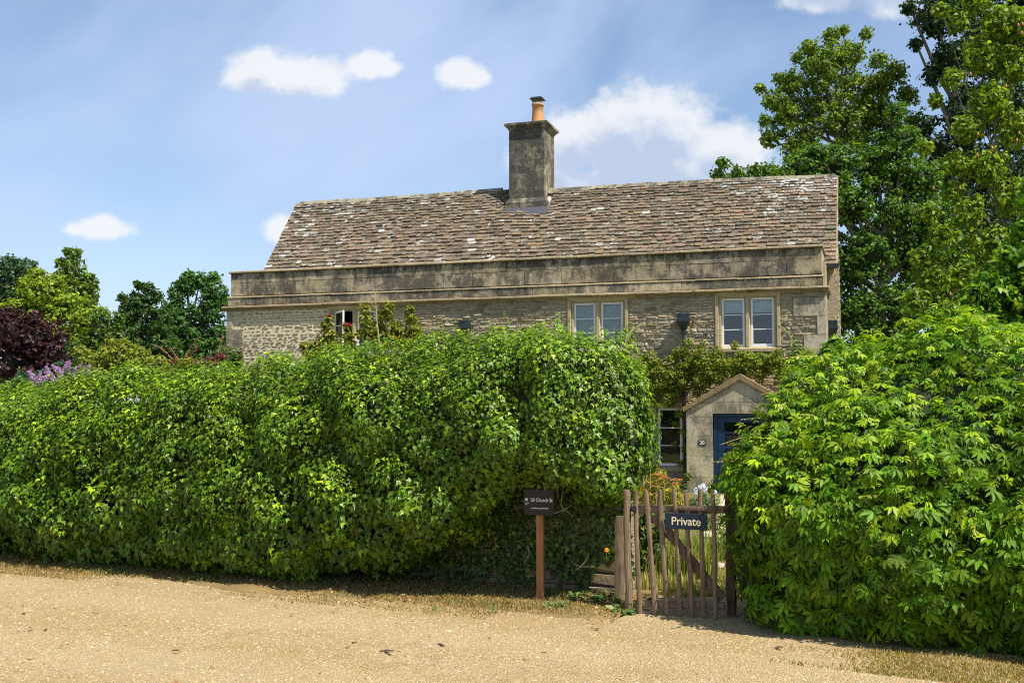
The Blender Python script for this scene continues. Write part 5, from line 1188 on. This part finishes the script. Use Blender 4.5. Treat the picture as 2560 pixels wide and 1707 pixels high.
for px, py, rr_ in ((1660, 1192, .05), (1690, 1198, .055), (1625, 1165, .04), (1645, 1185, .045), (1608, 1160, .04), (1690, 1208, .04), (1640, 1215, .04), (1595, 1222, .04), (1718, 1240, .04), (1590, 1150, .035)):
    n = 60; a = rng.uniform(0, 2 * pi, n); rr2 = np.sqrt(rng.random(n)) * rr_ * 1.5; c0 = np.array((at(px, py, 14.2) - pg.location)[:]); P_ = c0 + np.stack([rr2 * np.cos(a), rr2 * np.sin(a), .25 * rr_ * (1 - rr2 / rr_)], 1)
    v, f, c = leaf_cloud(P_, frames(np.tile([0, -.2, 1.], (n, 1)) + rng.normal(0, .4, (n, 3)), rng.normal(size=(n, 3))), np.full(n, .022), tmpl_simple(.5), tints(n, (.48, .20, .035), .25)); link('flower_head', mesh_np('flower_head', v, f, c), pg, FLOWER)
    m1 = MB(); m1.tube([Vector(c0 - np.array([0, 0, .3])), Vector(c0)], .004, 4); m1.build('stem', STEM, pg)
wf = tree('white_flower_plant', 'silver-leaved plant with white flower clusters against the porch pier', 'plant', [(1760, 1245, 20), (1740, 1255, 20), (1785, 1255, 20), (1720, 1270, 18), (1770, 1275, 26)], 20.5, .05, (.20, .25, .12), (.34, .38, .24), .4, layers=2.6, bush=True, trunk_r=.015, core=False, gz=-.18)
for px, py in ((1740, 1225), (1750, 1218), (1762, 1222), (1775, 1220), (1770, 1228), (1785, 1230), (1748, 1230), (1757, 1214), (1738, 1232)):
    n = 40; dd = unit(rng.normal(size=(n, 3))); v, f, c = leaf_cloud(np.array((at(px, py, 20.3) - wf.location)[:]) + dd * np.array([.05, .05, .035]), frames(dd, rng.normal(size=(n, 3))), np.full(n, .035), tmpl_simple(.5), tints(n, (.75, .75, .78), .08)); link('flower_head', mesh_np('flower_head', v, f, c), wf, FLOWER)
tree('silver_shrub', 'soft grey-green bushy plant beside the path behind the right picket', 'plant', [(1790, 1290, 22), (1800, 1320, 20), (1770, 1310, 18), (1810, 1350, 14)], 15.5, .05, (.17, .22, .09), (.3, .34, .16), .3, layers=2.6, bush=True, trunk_r=.015, core=False, gz=-.12)
tree('green_shrub', 'leafy green shrub under the ground-floor window by the porch', 'shrub', [(1640, 1225, 24), (1700, 1215, 18), (1670, 1240, 26), (1600, 1230, 24), (1720, 1190, 10)], 22.5, .06, (.08, .12, .02), (.18, .2, .04), .25, layers=3, bush=True, trunk_r=.02, gz=-.2)

# ------------------------------------------------------------------ loose ground cover
def ground_pts(n, umin, umax, dmin, dmax):
    u = rng.uniform(umin, umax, n); d = rng.uniform(dmin, dmax, n)
    P = np.array(L_P[:])[None] + u[:, None] * np.array(L_DIR[:]) - d[:, None] * np.array(L_FRONT[:]); return P, u, d
def und(u, d): return 0.006 * np.sin(u * 2.1 + d) + 0.005 * np.sin(d * 3.3 - u * 0.7)
# gravel pebbles, denser towards the camera
P, u, d = ground_pts(120000, -9, 4.5, -4.6, .9)
k = (P[:, 1] > 6.2) & (np.abs(P[:, 0]) < P[:, 1] * .5) & ~((d > -.38 - .2 * np.sin(u * 2.3)) & (d > -.22 - .25 * rng.random(len(d))) & (u < -.1)); P, u, d = P[k], u[k], d[k]
k = rng.random(len(P)) < np.clip(1.25 - (P[:, 1] - 6.5) * .1, .3, 1); P, u, d = P[k], u[k], d[k]; n = len(P)
OV = np.array([(1, 0, 0), (.4, .8, .1), (-.7, .6, 0), (-1, -.2, 0), (-.2, -.8, .05), (.7, -.7, 0), (.1, .05, .62)]); OF = np.array([(i, (i + 1) % 6, 6) for i in range(6)])
s_ = .0060 * rng.lognormal(0, .40, n); an = rng.uniform(0, 2 * pi, n); ca, sa = np.cos(an), np.sin(an)
Vp = OV[None] * rng.uniform(.65, 1.25, (n, 7, 1)) * s_[:, None, None]; Vp = np.stack([Vp[..., 0] * ca[:, None] - Vp[..., 1] * sa[:, None], (Vp[..., 0] * sa[:, None] + Vp[..., 1] * ca[:, None]) * .8, Vp[..., 2]], 2)
P[:, 2] = und(u, d); Vp = Vp + P[:, None, :]; Vp[..., 2] -= .0005
pal = np.array([(.60, .44, .22), (.52, .37, .17), (.62, .49, .29), (.44, .30, .13), (.66, .56, .39), (.50, .33, .15), (.30, .21, .12), (.42, .38, .32)]); pc_ = pal[rng.choice(8, n, p=[.26, .22, .16, .14, .07, .08, .04, .03])] * rng.uniform(.55, .82, (n, 1))
tag(link('gravel_pebbles', mesh_np('gravel_pebbles', Vp.reshape(-1, 3), (OF[None] + (np.arange(n) * 7)[:, None, None]).reshape(-1, 3), np.repeat(pc_, 7, 0)), None, tint_mat('pebble_surface', .9, .12, 60, 0)), 'loose cream and tan gravel scattered over the drive', 'gravel', kind='stuff')
# dry grass on the verge
def grass(name, label, n, umin, umax, dmin, dmax, h, col, young, yf, zf, keep=None, w=.0035, lean=.8):
    P, u, d = ground_pts(n, umin, umax, dmin, dmax)
    if keep is not None: k = keep(P, u, d); P, u, d = P[k], u[k], d[k]
    n = len(P); P[:, 2] = zf(u, d); H = h * rng.uniform(.4, 1.2, n); a = rng.uniform(0, 2 * pi, n); D = np.stack([np.cos(a), np.sin(a), 0 * a], 1) * (lean * H)[:, None]; sd = np.stack([-np.sin(a), np.cos(a), 0 * a], 1) * w
    z = np.array([0, 0, 1.]); v = np.stack([P - sd, P + sd, P + D * .4 + z * (H * .7)[:, None] + sd * .7, P + D + z * H[:, None]], 1).reshape(-1, 3); i = np.arange(n) * 4
    F = np.concatenate([np.stack([i, i + 1, i + 2], 1), np.stack([i, i + 2, i + 3], 1)])
    tag(link(name, mesh_np(name, v, F, np.repeat(tints(n, col, .22, young, yf), 4, 0)), None, LEAF), label, 'grass', kind='stuff')
vz = lambda u, d: np.interp(-d, [-1, -.4, .12, .32, .42], [.05, .045, .024, .014, -.01])
patchy = lambda P, u, d: (fbm(P * 1.0, 3.0, 3, 1) + .55 * (d > -.25) > rng.uniform(-.5, .6, len(P)))
grass('dry_grass', 'short parched golden grass along the foot of the hedge', 85000, -10, -.05, -.72, .75, .026, (.33, .23, .085), (.18, .20, .05), .16, vz, patchy)
grass('dry_grass_by_creeper', 'short parched grass in front of the creeper mound', 22000, .9, 3.6, -1.25, -.3, .024, (.33, .24, .09), (.22, .22, .05), .2, lambda u, d: und(u, d), lambda P, u, d: fbm(P, 3.0, 3, 2) + 1.1 * (u - 1.7) - .6 * np.abs(d + .75) > rng.uniform(-.2, .9, len(P)))
grass('green_tufts', 'scattered green grass blades in the shade under the hedge', 9000, -8, -.2, -.35, .6, .045, (.09, .13, .03), (.2, .22, .05), .3, vz, lambda P, u, d: fbm(P, 4.5, 2, 3) > .45)
grass('garden_grass', 'rough dry grass in the garden behind the gate', 26000, -.6, 2.6, .5, 4.5, .07, (.22, .21, .06), (.42, .35, .13), .4, lambda u, d: -.012 - .019 * np.clip(d - 1.5, 0, 10), lambda P, u, d: fbm(P, 2.5, 2, 4) > .15)
# fallen leaves
P, u, d = ground_pts(17000, -9, 3.5, -4.2, .85); dn = np.exp(-((d - .05) / .33) ** 2) * .9 + .014; k = (rng.random(len(P)) < dn) & (fbm(P, 2.4, 2, 5) > -.35) & ~((u > 0) & (d < .25)); P, u, d = P[k], u[k], d[k]; n = len(P)
P[:, 2] = np.where((u < -.05) & (d > -.42), vz(u, d), und(u, d)) + .010 + .012 * rng.random(n)
v, f, c = leaf_cloud(P, frames(np.array([[0, 0, 1.]]) + rng.normal(0, .35, (n, 3)), rng.normal(size=(n, 3))), .045 * rng.uniform(.5, 1.2, n), tmpl_oval(.32, .12, .2), tints(n, (.28, .16, .07), .3, (.50, .34, .15), .3))
tag(link('fallen_leaves', mesh_np('fallen_leaves', v, f, c), None, LEAF), 'brown dead leaves littering the ground under the hedge', 'leaf litter', kind='stuff')
# twigs and small weeds
for lbl, pts in (('forked dark twig lying on the gravel in the middle', [((950, 1630), (985, 1629)), ((962, 1631), (978, 1641))]), ('small forked twig on the gravel right of the forked middle one', [((1095, 1612), (1112, 1617)), ((1100, 1613), (1108, 1619))]), ('short dark twig on the gravel before the creeper mound', [((1934, 1622), (1958, 1620)), ((1940, 1624), (1950, 1627))]), ('thin twig on the gravel in the lower left', [((430, 1629), (452, 1630))])):
    g_ = gnd(*pts[0][0]); tw = MB()
    for a_, b_ in pts: tw.tube([gnd(*a_) - g_ + Vector((0, 0, .010)), (gnd(*a_) + gnd(*b_)) / 2 - g_ + Vector((0, 0, .017)), gnd(*b_) - g_ + Vector((0, 0, .011))], [.005, .006, .003], 5)
    o = tw.build('twig', OLDWOOD); o.location = g_; tag(o, lbl, 'twig', 'twigs lying on the gravel')
def weed(label, px, py, n, size, spread, col, z=0.02, group='weeds at the foot of the wall and gate'):
    root = empty('weed', gnd(px, py, z)); tag(root, label, 'weed', group); q = np.sqrt(rng.random(n)); a = rng.uniform(0, 2 * pi, n)
    P_ = np.stack([q * spread * np.cos(a), q * spread * .7 * np.sin(a), .01 + spread * .7 * (1 - q) * rng.random(n)], 1); v, f, c = leaf_cloud(P_, frames(np.array([[0, -.3, 1.]]) + rng.normal(0, .5, (n, 3)), np.stack([np.cos(a), np.sin(a), .3 + 0 * a], 1)), size * rng.uniform(.6, 1.3, n), tmpl_oval(.2), tints(n, col, .25, (.22, .28, .08), .2)); link('leaves', mesh_np('leaves', v, f, c), root, LEAF)
weed('grey-green weed rosette on the dry verge between sign post and gate', 1390, 1518, 90, .05, .10, (.14, .20, .07), .02)
weed('leafy weed tuft directly at the foot of the wall left of the gate post', 1522, 1500, 110, .06, .12, (.10, .17, .05), .05)
weed('small weed tuft with upright leaves at the foot of the broken wall', 1440, 1495, 60, .05, .07, (.12, .19, .05), .05)
weed('grassy weed beside the foot of the gate post', 1556, 1528, 60, .08, .07, (.09, .16, .04), .02)
weed('tiny flat green weed on the verge under the hedge', 1092, 1524, 18, .03, .03, (.14, .28, .05), .0)
weed('tiny green weed on the dry grass left of the sign post', 1235, 1527, 24, .035, .045, (.13, .20, .06), .01)
weed('leafy weed at the foot of the sign post', 1368, 1490, 50, .05, .08, (.09, .16, .04), .03)
bpy.context.view_layer.update()
